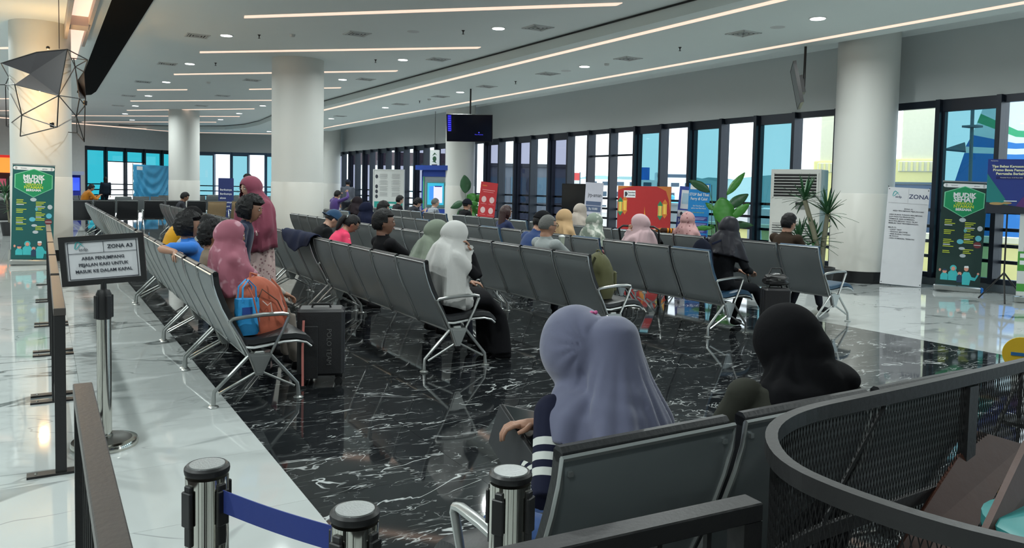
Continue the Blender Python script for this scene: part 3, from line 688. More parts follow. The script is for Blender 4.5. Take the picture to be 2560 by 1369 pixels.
# ------------------------------------------------------------------ people
DG = bpy.context.evaluated_depsgraph_get
def remesh(me, voxel, it=4):
    o = bpy.data.objects.new('tmp', me); C.objects.link(o)
    m = o.modifiers.new('r', 'REMESH'); m.mode = 'VOXEL'; m.voxel_size = voxel; m.adaptivity = 0
    k = o.modifiers.new('s', 'SMOOTH'); k.factor = .5; k.iterations = it
    dg = bpy.context.evaluated_depsgraph_get(); out = bpy.data.meshes.new_from_object(o.evaluated_get(dg))
    bpy.data.objects.remove(o); return out
def ring(c, side, fwd, rx, ry, n=20, pw=1.0):
    r = []
    for k in range(n):
        t = 2*PI*k/n; a, b = math.cos(t), math.sin(t)
        a = math.copysign(abs(a)**pw, a); b = math.copysign(abs(b)**pw, b); r.append(Vector(c)+side*(a*rx)+fwd*(b*ry))
    return r
def ik(a, c, l1, l2, pole):
    """elbow or knee between a and c"""
    d = c-a; L = min(d.length, (l1+l2)*.999); d.normalize(); c = a+d*L
    x = (l1*l1-l2*l2+L*L)/(2*L); h = math.sqrt(max(l1*l1-x*x, 0)); p = Vector(pole); p = p-d*p.dot(d); p.normalize()
    return a+d*x+p*h, c
class Body:
    def __init__(s): s.mb = MB(); s.smp = []      # samples: centre, radius, label
    def tube(s, pts, rs, labs, n=12, flat=1.0, up=None, dens=6):
        s.mb.tube(pts, rs, n, flat=flat, up=up)
        if isinstance(labs, str): labs = [labs]*(len(pts)-1)
        for i in range(len(pts)-1):
            for k in range(dens+1): t = k/dens; s.smp.append((Vector(pts[i]).lerp(Vector(pts[i+1]), t), rs[i]*(1-t)+rs[i+1]*t, labs[i]))
    def ell(s, c, r, lab, B=None, fn=None, n=16, m=12):
        s.mb.ell(c, r, n, m, B=B, fn=fn); s.smp.append((Vector(c), min(r), lab))
def fingers(mb, palm, d, nrm, side, curl=.5, k=1.0, spread=.09):
    """four fingers and a thumb; d: hand direction, nrm: back of hand, side: towards the thumb"""
    for i, (o, L) in enumerate(((.028, .066), (.0095, .074), (-.0095, .069), (-.027, .054))):
        p = palm+d*.035*k+side*o*k; q = [p-d*.02*k]; dd = d.copy()+side*(o*spread*20*.1); dd.normalize(); p0 = p; q.append(p)
        for j, (f, cu_) in enumerate(((.42, .7), (.32, 1.0), (.26, .8))):
            dd = (Matrix.Rotation(0, 3, 'X') @ dd); axis = dd.cross(-nrm); 
            if axis.length > 1e-5: dd = Matrix.Rotation(curl*cu_, 3, axis) @ dd
            nrm2 = nrm; p0 = p0+dd*L*f*k; q.append(p0)
        mb.tube(q, [.0088*k, .0085*k, .0078*k, .007*k, .0052*k], 7)
    p = palm-d*.02*k+side*.03*k; t = (d*.6+side*.75-nrm*.25).normalized(); t2 = (d*.95+side*.15-nrm*.35).normalized()
    mb.tube([p-side*.015*k, p, p+t*.032*k, p+t*.032*k+t2*.03*k], [.012*k, .0115*k, .0095*k, .0065*k], 7)
def head_fn(d, q):
    q = Vector(q); z = d.z; y = d.y; x = d.x
    if z < 0: q.x *= 1-.30*(-z)**1.3; q.y *= 1-.10*(-z)
    if y < 0: q.y *= 1.06 if z > -.2 else 1.06-.22*min(1, (-z-.2)*1.6)
    if y > 0 and z < -.35: q.y += .010*math.exp(-((z+.75)/.22)**2)       # chin
    if y > .3: q.y += .004*math.exp(-((z-.28)/.12)**2) - .006*math.exp(-((z-.02)/.10)**2)*(1 if abs(x) > .12 else 0)
    if z > 0: q.y *= 1+.02*z
    return q
def person(name, label, pos, rz, pose='sit', lean=-14, hunch=8, head=(0, 0), h=1.0, skin=SKIN, top=None, low=None, shoes=None, sleeve='short', arms=None, hair=None, wear=None, wear_m=None, group=None, voxel=.013, robe=False, robe_m=None, legs=None, glasses=False, hijab_len=.42, fem=False, hz=None, seed=1, long_m=None, stripes=None, collar=None, tuck=False, headscale=1.0, arm=1.0):
    t = thing(name, label, 'person', pos, rz, group)
    top = top or cloth('shirt_black', (28, 29, 31)); low = low or cloth('trousers_dark', (34, 36, 44)); shoes = shoes or cloth('shoe_black', (24, 24, 26), .5)
    labs = ['skin', 'top', 'low', 'shoe', 'stripe', 'stripe2']; mats = [skin, top, low, shoes, top, top]
    B = Body(); X = Vector((1, 0, 0)); rl = math.radians
    # spine ----------------------------------------------------------
    L = rl(lean); hu = rl(hunch); sitz = .505 if hz is None else hz
    P = Vector((0, 0, sitz)) if pose == 'sit' else Vector((0, 0, .86*h))
    def dirv(a): return Vector((0, math.sin(a), math.cos(a)))
    d1, d2, d3, d4 = dirv(L), dirv(L+hu*.6), dirv(L+hu*1.6), dirv(L+hu*2.4)
    W = P+d1*.14*h; Cc = W+d2*.16*h; Sh = Cc+d3*.14*h; Nk = Sh+d3*.055*h; Hd0 = Nk+d4*.05*h
    def fv(d): return Vector((0, d.z, -d.y))
    k = h*(1.0 if not fem else .93)
    secs = [(P-d1*.10*h, .10, .08, d1), (P-d1*.05*h, .155, .11, d1), (P+d1*.03*h, .168, .122, d1), (W, .145, .108, d1), (Cc, .163, .118, d2), (Cc+d3*.07*h, .168, .112, d3), (Sh, .15, .09, d3), (Sh+d3*.03*h, .10, .068, d3), (Nk, .056, .056, d3), (Hd0, .05, .052, d4)]
    B.mb.loft([ring(c, X, fv(d), a*k, b*k, 22, .92) for c, a, b, d in secs])
    for i, (c, a, b, d) in enumerate(secs):
        lb = 'low' if i < 2 else 'top' if i < 8 else 'skin'
        for xx in (-.6, 0, .6): B.smp.append((c+X*(a*xx*k*.8), b*k*.75 if xx else b*k, lb))
    # head -----------------------------------------------------------
    hy, hp = rl(head[0]), rl(head[1]); Rh = Matrix.Rotation(-hy, 3, 'Z') @ Matrix.Rotation(-hp, 3, 'X')
    hs = headscale*(.97 if fem else 1.0)*min(1.0, .6+.4*h)
    hf, hup, hsd = Rh @ Vector((0, 1, 0)), Rh @ Vector((0, 0, 1)), Rh @ X
    H = Nk+d4*.028*h+hup*.092*hs+hf*.02; BH = Matrix((hsd, hf, hup)).transposed()
    B.tube([Nk-d3*.03, Nk+d4*.03, H-hup*.05*hs-hf*.01], [.055*k, .05*k, .052*k], 'skin')
    B.ell(H, (.074*hs, .093*hs, .113*hs), 'skin', B=BH, fn=head_fn, n=28, m=20)
    for a, r in ((0, .06), (.045, .05), (-.05, .055)): B.smp.append((H+hup*a, r+.02, 'skin'))
    B.ell(H+hf*.096*hs-hup*.018*hs, (.012*hs, .014*hs, .013*hs), 'skin', B=BH, n=10, m=8); B.ell(H+hf*.094*hs+hup*.008*hs, (.008*hs, .010*hs, .026*hs), 'skin', B=BH, n=10, m=8)
    for s_ in (-1, 1): B.ell(H+hsd*(s_*.077*hs)-hup*.008*hs-hf*.008, (.007, .017, .029), 'skin', B=BH, n=10, m=8)
    # arms -----------------------------------------------------------
    hands = []
    arms = arms or {}
    rt = Matrix((X, fv(d3), d3)).transposed()
    ca = .010 if sleeve != 'none' else 0
    for s_ in (-1, 1):
        A = Sh+X*(s_*(.168 if not fem else .150)*k)-d3*.012
        tgt = arms.get(s_)
        if tgt is None: tgt = Vector((s_*.10, P.y+.36, sitz+.13)) if pose == 'sit' else Vector((s_*.24, P.y+.04, .74*h))
        else: tgt = Vector(tgt)
        pole = Vector((s_*.7, -.5, -.7)) if ('pole', s_) not in arms else Vector(arms[('pole', s_)])
        E_, Wr = ik(A, tgt, .27*h, .245*h, pole)
        up_l, fo_l = ('top', 'top') if sleeve == 'long' else ('top', 'skin')
        if sleeve == 'short':
            m_ = A.lerp(E_, .72); B.tube([A, A.lerp(E_, .4), m_], [.058*k, .056*k, .056*k], 'top'); B.tube([m_, E_], [.040*k, .036*k], 'skin'); B.tube([E_, E_.lerp(Wr, .35), Wr], [.036*k, .037*k, .024*k], 'skin')
        else:
            if stripes:
                c0_, c1_ = stripes; pts = [A.lerp(E_, i/6) for i in range(7)]; B.tube(pts, [(.06*k-.0022*i)*arm for i in range(7)], 'stripe' if s_ < 0 else 'top', dens=3)
                pts = [E_.lerp(Wr, i/6) for i in range(6)]; B.tube(pts, [(.046*k-.0022*i)*arm for i in range(6)], 'stripe2' if s_ < 0 else 'top', dens=3)
                if s_ < 0: mats[4] = sleeve_mat(name+'_upper_sleeve_%d' % seed, c0_, c1_, A, E_, [(.36, .45), (.53, .62), (.70, .79)]); mats[5] = sleeve_mat(name+'_lower_sleeve_%d' % seed, c0_, c1_, E_, Wr, [(.08, .18), (.26, .36), (.44, .54), (.62, .72)])
            else:
                B.tube([A, A.lerp(E_, .4), E_], [.060*k, .056*k, .048*k], 'top'); B.tube([E_, E_.lerp(Wr, .4), E_.lerp(Wr, .93)], [.047*k, .044*k, .036*k], 'top')
            B.tube([E_.lerp(Wr, .86), Wr], [.026*k, .024*k], 'skin')
        B.ell(A, (.066*k, .062*k, .062*k), 'top')
        fd = (Wr-E_).normalized(); hd = Vector(arms.get(('dir', s_), fd)); hd.normalize()
        hn = Vector(arms.get(('n', s_), (0, -.2, 1))); hn = hn-hd*hn.dot(hd); hn.normalize(); th = hn.cross(hd)*(-s_)*-1
        pc = Wr+hd*.045*h; Bp = Matrix((th, hd, hn)).transposed()
        B.ell(pc, (.036*h, .048*h, .016*h), 'skin', B=Bp, n=14, m=10); B.tube([Wr-hd*.01, pc], [.023*k, .022*k], 'skin', dens=2)
        hands.append((pc+hd*.008, hd, hn, th, arms.get(('curl', s_), .45)))
    # legs -----------------------------------------------------------
    legs = legs or {}
    lr = [.088, .075, .058]; 
    for s_ in (-1, 1):
        Hp = P+X*(s_*.088*k)-d1*.02
        if pose == 'sit':
            fx, fy, fz = legs.get(s_, (s_*.13, .44, .085)); An = Vector((fx, fy, fz))
        else: An = Vector((s_*.10, legs.get(s_, -.02) if not isinstance(legs.get(s_, 0), tuple) else 0, .085))
        Kn, An = ik(Hp, An, .43*h, .40*h, (0, 1, .35))
        B.tube([Hp, Hp.lerp(Kn, .5), Kn], [.088*k, .076*k, .058*k], 'low'); B.tube([Kn, Kn.lerp(An, .35), An+Vector((0, 0, .02))], [.057*k, .056*k, .042*k], 'low')
        B.tube([An+Vector((0, -.015, -.02)), An+Vector((s_*.012, .06, -.042)), An+Vector((s_*.02, .15, -.055))], [.042, .042, .032], 'shoe', flat=.85)
    if robe:
        rl_ = []
        if pose == 'sit':
            for c, a, b, fz in ((P+Vector((0, -.02, .06)), .18, .13, 0), (P+Vector((0, .16, .04)), .20, .105, 0), (P+Vector((0, .36, .02)), .205, .10, 0), (Vector((0, .47, .40)), .20, .10, 1), (Vector((0, .50, .25)), .205, .11, 1), (Vector((0, .50, .06)), .215, .14, 1)):
                rl_.append((c, a, b, fz))
            B.mb.loft([ring(c, X, Vector((0, 0, 1)) if not fz else Vector((0, 1, 0)), a, b, 22) if not fz else [Vector(c)+X*(math.cos(2*PI*q/22)*a)+Vector((0, 1, 0))*(math.sin(2*PI*q/22)*b) for q in range(22)] for c, a, b, fz in rl_])
            for c, a, b, fz in rl_:
                for xx in (-.1, 0, .1): B.smp.append((Vector(c)+X*xx, b+.01, 'low'))
        else:
            rr = [ring(Vector((0, 0, z)), X, Vector((0, 1, 0)), a, b, 40) for z, a, b in ((.98*h, .17, .13), (.8*h, .20, .15), (.5*h, .215, .17), (.25*h, .23, .19), (.06, .245, .205))]
            for q, r_ in enumerate(rr):
                for j, p_ in enumerate(r_): a_ = 2*PI*j/40; f_ = 1+.05*q/4*math.sin(9*a_); r_[j] = Vector((p_.x*f_, p_.y*f_, p_.z))
            B.mb.loft(rr)
            for z, a, b in ((.98*h, .15, .12), (.8*h, .2, .15), (.6*h, .2, .16), (.4*h, .22, .18), (.25*h, .23, .19), (.06, .25, .2)):
                for xx in (-.08, 0, .08): B.smp.append((Vector((xx, 0, z)), b, 'low'))
    raw = B.mb.build('raw', [skin]); me0 = raw.data; bpy.data.objects.remove(raw)
    me = remesh(me0, voxel, 3 if voxel > .01 else 5)
    # finish: fingers, eyes, lips as part of the same body mesh
    fm = MB()
    for hnd in hands: fingers(fm, *hnd[:4], curl=hnd[4], k=.95*h)
    nb = len(me.polygons); cent = np.empty(nb*3); me.polygons.foreach_get('center', cent); cent = cent.reshape(-1, 3)
    sc_ = np.array([tuple(a) for a, _, _ in B.smp]); sr = np.array([b for _, b, _ in B.smp]); sl = np.array([labs.index(c) for _, _, c in B.smp])
    mi = np.empty(nb, int)
    for i0 in range(0, nb, 4000):
        dd = np.linalg.norm(cent[i0:i0+4000, None, :]-sc_[None], axis=2)-sr[None]; mi[i0:i0+4000] = sl[dd.argmin(1)]
    ex = MB(); ex.v = fm.v; ex.f = fm.f; ex.mi = [0]*len(fm.f)
    for s_ in (-1, 1):
        e = H+hsd*(s_*.030*hs)+hf*.0845*hs+hup*.012*hs; ex.m = 6; ex.ell(e, (.0145, .006, .0075), 10, 6, B=BH); ex.m = 7; ex.ell(e+hf*.004, (.006, .004, .006), 8, 6, B=BH)
        ex.m = 7; ex.tube([e+hup*.02-hsd*.017+hf*.002, e+hup*.025+hf*.006, e+hup*.02+hsd*.017+hf*.002], .0032, 5)
    ex.m = 8; ex.ell(H+hf*.088*hs-hup*.052*hs, (.022, .007, .0075), 12, 6, B=BH)
    ex.m = 0
    vs = [v.co.copy() for v in me.vertices]; fs = [list(p.vertices) for p in me.polygons]; o0 = len(vs)
    fin = bpy.data.meshes.new('body'); fin.from_pydata([tuple(v) for v in vs]+[tuple(v) for v in ex.v], [], fs+[[i+o0 for i in f] for f in ex.f])
    for m in mats+[EYEW, EYED, LIPS]: fin.materials.append(m)
    fin.polygons.foreach_set('material_index', list(mi)+ex.mi); fin.polygons.foreach_set('use_smooth', [True]*len(fin.polygons))
    bo = bpy.data.objects.new('body', fin); C.objects.link(bo); bo.parent = t
    # hair and headwear ----------------------------------------------
    kit = dict(bvh=BVHTree.FromPolygons(vs, fs), H=H, f=hf, u=hup, s=hsd, B=BH, hs=hs, Nk=Nk, d3=d3, Sh=Sh, fv=fv(d3), Cc=Cc, k=k, t=t, P=P, d1=d1)
    if hair: make_hair(kit, hair[0], hair[1], seed)
    if wear == 'hijab': make_hijab(kit, wear_m, hijab_len, seed)
    if wear in ('cap', 'cap_back', 'beanie', 'songkok'): make_cap(kit, wear, wear_m)
    if glasses:
        g = MB()
        for s_ in (-1, 1):
            c = H+hsd*(s_*.032)+hf*.098*hs+hup*.012; g.tube([c+hsd*(math.cos(a*PI/6)*.022)+hup*(math.sin(a*PI/6)*.017) for a in range(12)], .0025, 5, closed=True)
            g.tube([c+hsd*(s_*.022), H+hsd*(s_*.078)+hup*.012, H+hsd*(s_*.08)-hf*.02], .0025, 5)
        g.tube([H+hf*.1*hs+hup*.014-hsd*.01, H+hf*.1*hs+hup*.014+hsd*.01], .0025, 5); g.build('glasses', BLKP, t, True)
    return t, kit
def nz(v, s_=1.0): return noise.noise(Vector(v)*s_)
def make_hair(K, style, m, seed):
    H, f, u, s_, B, hs = K['H'], K['f'], K['u'], K['s'], K['B'], K['hs']
    rz_ = {'short': .012, 'crop': .004, 'curly': .036, 'messy': .024, 'long': .014, 'pony': .012, 'bob': .02}[style]
    amp = {'short': .006, 'crop': .002, 'curly': .016, 'messy': .016, 'long': .005, 'pony': .004, 'bob': .006}[style]; fr = {'curly': 38, 'messy': 22}.get(style, 16)
    low = {'short': -.45, 'crop': -.35, 'curly': -.55, 'messy': -.6, 'long': -.9, 'pony': -.45, 'bob': -.9}[style]
    b = MB()
    def fn(d, q):
        q = head_fn(d, q); face = d.y > .30 and d.z < (.50 if style != 'messy' else .36)
        side = abs(d.x) > .5 and d.y > -.05 and d.z < .02 and style in ('short', 'crop', 'pony', 'messy')
        lim = d.z < low-.1*max(0, d.y) or (d.y > -.15 and d.z < -.15 and style not in ('long', 'bob', 'curly'))
        n_ = q.normalized()
        if face or side or lim: return q*.86
        g = rz_+amp*(nz(d*fr*.35+Vector((seed, 0, 0)))+.6*nz(d*fr+Vector((seed, 3, 0))))
        if style in ('short', 'messy') and d.z > .3: g += .012*d.z
        if style == 'crop': g = max(g, .002)
        return q+n_*g
    b.ell(H, (.076*hs, .095*hs, .114*hs), 44, 34, B=B, fn=fn)
    if style in ('long', 'bob'):
        n_ = 24; ln = .30 if style == 'long' else .10; rings = []
        for i in range(9):
            t_ = i/8; c = H-f*(.03+.02*t_)-u*(.0)+(-u*.6+K['d3']*-.4)*(t_*(ln+.1)); rings.append([c+s_*(math.cos(2*PI*j/n_)*(.086-.02*t_)*(1+.07*nz((j*.9, t_*3, seed))))-f*(-math.sin(2*PI*j/n_)*(.05-.018*t_)+.028) for j in range(n_)])
        b.loft(rings)
    if style == 'pony':
        pts = [H-f*.09*hs+u*.035, H-f*.12*hs+u*.02, H-f*.135*hs-u*.05, H-f*.12*hs-u*.12, H-f*.115*hs-u*.17]; b.tube(pts, [.022, .034, .036, .03, .012], 12)
    o = b.build('hair', m, K['t'], True)
    if style == 'pony':
        g = MB(); c = H-f*.105*hs+u*.03; g.tube([c+s_*(math.cos(a*PI/5)*.026)+u*(math.sin(a*PI/5)*.026) for a in range(10)], .007, 6, closed=True); g.build('hair_tie', mat('hair_tie_grey', (.3, .32, .32), .5), o, True)
    return o
def make_hijab(K, m, length, seed, face=True, flare=1.0):
    H, f, u, s_, B, hs, k = K['H'], K['f'], K['u'], K['s'], K['B'], K['hs'], K['k']
    n_ = 56; rings = []; opening = []
    d3, fv_ = K['d3'], K['fv']
    for i in range(15):
        th = math.radians(4+i*6.9); c = H-f*.008; sn = math.sin(th)**.9; z_ = math.cos(th)*.128*hs
        r = []
        for j in range(n_):
            a = 2*PI*j/n_; x_ = math.cos(a)*.099*hs*sn; y_ = math.sin(a)*(.112 if math.sin(a) > 0 else .130)*hs*sn
            f_ = 1+.012*math.sin(5*a+seed+i*.3)*i/15+(.035*math.exp(-((z_+.0)/.05)**2)*(1 if math.sin(a) < -.3 else 0))
            r.append(c+s_*(x_*f_)+f*(y_*f_)+u*z_)
        rings.append(r)
    low = rings[-1]; zc = H-u*(.132*hs*math.cos(math.radians(180-(4+14*8.2)))); X = Vector((1, 0, 0))
    base = H-u*.030*hs
    steps = 20
    for i in range(1, steps+1):
        t_ = i/steps; L = length
        # centre goes from under the head down the chest
        c0 = base; c1 = K['Nk']+d3*.0; c2 = K['Sh']-d3*.05; dl_ = L*.75*max(0, (t_-.54)/.46); q1, q2 = K['Cc'], K['P']
        if t_ < .34: c = c0.lerp(c1, t_/.34)
        elif t_ < .54: c = c1.lerp(c2, (t_-.34)/.2)
        else: c = c2.lerp(q1, dl_/.14) if dl_ < .14 else q1.lerp(q2, (dl_-.14)/.30)+Vector((0, .01, 0))
        g = [(0, .0975, .122), (.10, .105, .125), (.22, .122, .130), (.34, .152, .138), (.46, .192, .146), (.58, .226, .154), (.75, .238, .160), (1, .252*flare, .17*flare)]
        for q in range(len(g)-1):
            if g[q][0] <= t_ <= g[q+1][0]: w_ = (t_-g[q][0])/(g[q+1][0]-g[q][0]); a_ = g[q][1]*(1-w_)+g[q+1][1]*w_; b_ = g[q][2]*(1-w_)+g[q+1][2]*w_; break
        sk = hs*(1-min(1, t_/.4))+k*min(1, t_/.4); mix = min(1, t_/.35); sd = (s_*(1-mix)+X*mix).normalized(); fd = (f*(1-mix)+fv_*mix).normalized(); r = []
        for j in range(n_):
            a = 2*PI*j/n_; fo = .002+.019*max(0, t_-.12)
            fold = fo*(math.sin(7*a+seed*1.7+2.2*t_)+.7*math.sin(13*a+seed+4*t_)+.5*math.sin(4*a-3*t_))
            hem = -.05*max(0, math.sin(a))*max(0, t_-.6); bk = 1 if math.sin(a) > 0 else 1-.13*min(1, max(0, t_-.35)/.3)
            pw_ = 1-.28*min(1, t_/.5); ca_, sa_ = math.copysign(abs(math.cos(a))**pw_, math.cos(a)), math.copysign(abs(math.sin(a))**pw_, math.sin(a)); r.append(c+sd*(ca_*(a_*sk+fold))+fd*(sa_*(b_*sk*bk+fold))+Vector((0, 0, hem)))
        if t_ > .12:
            for j in range(n_):
                dd = r[j]-c; dd.z = 0; dl = dd.length; dd.normalize(); o_ = r[j]+dd*.055; hit = K['bvh'].ray_cast(o_, -dd, .062)
                if hit[0] is not None: r[j] = hit[0]+dd*.014
        rings.append(r)
    for it in range(2):
        for i in range(18, len(rings)-1):
            R = rings[i]; rings[i] = [R[j]*.5+(R[j-1]+R[(j+1) % n_]+rings[i-1][j]+rings[i+1][j])*.125 if False else max((R[j], (R[j]+R[j-1]+R[(j+1) % n_]+rings[i-1][j]+rings[i+1][j])/5), key=lambda q_: ((q_-sum(R, Vector())/n_).xy).length) for j in range(n_)]
    b = MB(); vs = [p for r in rings for p in r]; fs = []
    for i in range(len(rings)-1):
        for j in range(n_):
            q = [i*n_+j, i*n_+(j+1) % n_, (i+1)*n_+(j+1) % n_, (i+1)*n_+j]
            c = sum((vs[x] for x in q), Vector())/4-H; x_, y_, z_ = c.dot(s_), c.dot(f), c.dot(u)
            if face and y_ > 0 and (x_/(.062*hs))**2+((z_+.012)/(.083*hs))**2 < 1: continue
            fs.append(q)
    fs.append(list(range(n_))[::-1])
    b.add(vs, fs); o = b.build('hijab', m, K['t'], True)
    so = o.modifiers.new('thick', 'SOLIDIFY'); so.thickness = .005; so.offset = 1
    return o
def make_cap(K, kind, m):
    H, f, u, s_, B, hs = K['H'], K['f'], K['u'], K['s'], K['B'], K['hs']; b = MB()
    def fn(d, q):
        q = head_fn(d, q)
        if d.z < .12: return q*.9
        return q+q.normalized()*(.020 if kind != 'beanie' else .024+.006*nz(d*6))
    b.ell(H+u*.004, (.078*hs, .097*hs, .116*hs), 32, 24, B=B, fn=fn)
    o = b.build('cap', m, K['t'], True)
    if kind in ('cap', 'cap_back'):
        g = f if kind == 'cap' else -f; v = MB(); rings = []
        for i in range(9):
            a = -1.15+2.3*i/8; p = H+u*.022+g*(.088*math.cos(a*.62))+s_*(.075*math.sin(a)); q = p+g*(.080*math.cos(a*.95))-u*.018+s_*(.008*math.sin(a)); rings.append([p-u*.002, p+u*.003, q+u*.002, q-u*.002])
        v.loft(rings); v.build('brim', m, o, True); MB().ell(H+u*.134*hs, (.007, .007, .004), 8, 4).build('button', m, o)
    return o
def pt(K): return K
# seated people: x of the row, y of the seat; the sitters face +X
def seat(r, y, dx=0): return (RX[r]+.30+dx, y, 0)
FX = -PI/2      # local +y (forward) to world +X
grp = None
pinkh = pattern('rose_floral_scarf', srgb(150, 88, 104), srgb(186, 140, 152), 9, .56, .63)
person('person', 'woman in a rose floral headscarf on the leftmost row beside the orange backpack', seat(1, 6.25), FX, lean=-8, hunch=4, head=(8, 6), h=.95, fem=True, top=cloth('beige_blouse', (170, 164, 156)), low=cloth('sand_trousers', (120, 112, 104)), wear='hijab', wear_m=pinkh, hijab_len=.40, sleeve='long', seed=2, voxel=.012)
person('person', 'child with tousled dark brown hair behind the rose headscarf', seat(1, 6.86), FX, lean=-10, hunch=2, head=(0, 0), h=.88, skin=SKIN, top=cloth('khaki_shirt', (120, 104, 88)), hair=('messy', HAIR), seed=5, sleeve='short')
person('person', 'man in a bright blue T-shirt resting his arm over the seat backs', seat(1, 7.5, -.03), FX, lean=-17, hunch=4, head=(10, 0), h=.98, top=cloth('bright_blue_tshirt', (48, 116, 200)), hair=('curly', HAIR), sleeve='short', seed=3, skin=SKIN,
       arms={1: (.44, -.27, .90), ('pole', 1): (.2, -1, .0), ('dir', 1): (.9, -.15, -.30), ('n', 1): (0, -.3, 1), ('curl', 1): .5})
person('person', 'boy with curly black hair in a navy T-shirt standing before the leftmost row', (1.58, 7.55, 0), FX-.35, pose='stand', lean=6, hunch=4, head=(10, 10), h=.84, top=cloth('navy_tshirt', (38, 46, 70)), hair=('curly', HAIR), seed=8, headscale=1.1, skin=SKIN)
person('person', 'child with black hair bent forward on the leftmost row next to the blue T-shirt', seat(1, 8.15), FX, lean=22, hunch=14, head=(0, 30), h=.9, top=cloth('charcoal_tshirt', (40, 42, 46)), hair=('messy', HAIR), seed=9)
person('person', 'second black-haired child bent forward on the leftmost row', seat(1, 8.72), FX, lean=26, hunch=14, head=(0, 35), h=.92, top=cloth('black_tshirt', (26, 27, 30)), hair=('messy', HAIR), seed=10)
person('person', 'young man in a pale grey top bowing his head on the leftmost row', seat(1, 9.4), FX, lean=24, hunch=10, head=(0, 30), h=.98, skin=SKINL, top=cloth('pale_grey_top', (150, 154, 152)), hair=('short', HAIR), seed=11)
person('person', 'man in a mustard yellow T-shirt and black beanie hunched over his phone', seat(1, 10.45, .06), FX, lean=14, hunch=12, head=(0, 32), h=1.02, top=cloth('mustard_tshirt', (205, 150, 28)), low=cloth('grey_blue_jeans', (92, 104, 120)), hair=('long', HAIR), wear='beanie', wear_m=cloth('black_knit', (22, 22, 24)), seed=12, sleeve='short', arms={-1: (-.08, .42, .70), 1: (.08, .42, .70), ('curl', 1): .9, ('curl', -1): .9})
maroon = cloth('maroon_scarf', (128, 62, 80)); cream = pattern('cream_dotted_robe', srgb(140, 104, 108), srgb(196, 172, 168), 30, .25, .35, kind='dots')
person('person', 'standing woman in a maroon headscarf and cream patterned robe', (1.93, 8.35, 0), PI/2+.55, pose='stand', lean=2, hunch=4, head=(10, 14), h=.985, fem=True, skin=SKINL, top=cream, low=cream, wear='hijab', wear_m=maroon, hijab_len=.62, sleeve='long', robe=True, seed=4, voxel=.012, arms={1: (.10, .24, .95), -1: (-.08, .24, .95)})
person('person', 'small dark-haired person far back beyond the yellow T-shirt', seat(2, 20.9), FX, lean=2, hunch=8, head=(0, 20), top=cloth('dark_grey_top', (52, 54, 60)), hair=('short', HAIR), voxel=.02, seed=13)
# second row
whiteh = cloth('white_grey_scarf', (186, 186, 184)); blk = cloth('black_dress', (20, 20, 23))
person('person', 'woman in a long pale grey headscarf and black dress, hand against her cheek', seat(2, 5.93), FX, lean=-2, hunch=10, head=(6, 16), h=.97, fem=True, top=blk, low=blk, robe=True, wear='hijab', wear_m=whiteh, hijab_len=.60, sleeve='long', seed=6, voxel=.011,
       arms={1: (.09, .21, .94), ('pole', 1): (.35, 1, -.8), ('dir', 1): (-.05, -.35, .9), ('n', 1): (.3, 1, .1), ('curl', 1): .6, -1: (-.12, .30, .66)}, shoes=SKIN)
person('person', 'young man with black hair and a black shirt left of the pale grey headscarf', seat(2, 7.12, .02), FX, lean=-12, hunch=0, head=(18, -2), h=1.03, skin=SKIND, top=cloth('black_shirt', (24, 24, 27)), hair=('short', HAIR), seed=14, headscale=1.08, voxel=.012)
person('person', 'woman in a sage green headscarf and beige top between black shirt and pale headscarf', seat(2, 6.55, .08), FX, lean=6, hunch=8, head=(25, 14), h=.95, fem=True, skin=SKINL, top=cloth('beige_top', (178, 164, 140)), wear='hijab', wear_m=cloth('sage_scarf', (112, 122, 108)), hijab_len=.26, sleeve='long', seed=7)
person('person', 'girl with a ponytail in a bright pink patterned T-shirt looking down', seat(2, 9.0), FX, lean=12, hunch=12, head=(0, 36), h=.97, fem=True, top=pattern('pink_print_tshirt', srgb(225, 60, 100), srgb(220, 215, 170), 7, .55, .57), hair=('pony', HAIR), seed=15, glasses=True)
person('person', 'person in a black T-shirt and blue cap looking down beside the pink T-shirt', seat(2, 9.72), FX, lean=12, hunch=12, head=(0, 34), h=1.0, skin=SKINL, top=cloth('black_tee', (24, 26, 28)), hair=('crop', HAIR), wear='cap_back', wear_m=cloth('blue_cap', (32, 66, 98)), seed=16)
# third row
person('person', 'man in a blue shirt, black cap and glasses holding an iced drink', seat(3, 7.23, .03), FX, lean=2, hunch=10, head=(0, 22), h=1.06, skin=SKIN, top=cloth('blue_shirt', (34, 58, 104)), hair=('short', HAIR), wear='cap', wear_m=cloth('black_cap', (20, 21, 24)), seed=17, sleeve='long', glasses=True, arms={-1: (-.12, .38, .88), ('dir', -1): (.2, .9, .3), ('curl', -1): 1.0})
person('person', 'grey-haired man with glasses in a light grey shirt', seat(3, 6.66, -.03), FX, lean=-16, hunch=4, head=(4, 4), h=1.02, skin=SKIN, top=cloth('light_grey_shirt', (140, 146, 146)), hair=('crop', HAIRG), seed=18, glasses=True, sleeve='long')
person('person', 'person in a navy headscarf and striped top facing away', seat(3, 12.2), FX, lean=-6, hunch=4, head=(0, 4), h=.97, fem=True, top=pattern('striped_blouse', srgb(200, 214, 216), srgb(50, 66, 80), 6, .7, .8, kind='bars'), wear='hijab', wear_m=cloth('navy_scarf', (22, 27, 48)), hijab_len=.30, sleeve='long', seed=19, voxel=.016)
person('person', 'man in a white T-shirt with a dark strap beside the navy headscarf', seat(3, 11.6), FX, lean=-4, hunch=6, head=(0, 10), h=1.02, skin=SKIN, top=cloth('white_tshirt', (196, 200, 200)), hair=('short', HAIR), seed=20, voxel=.016)
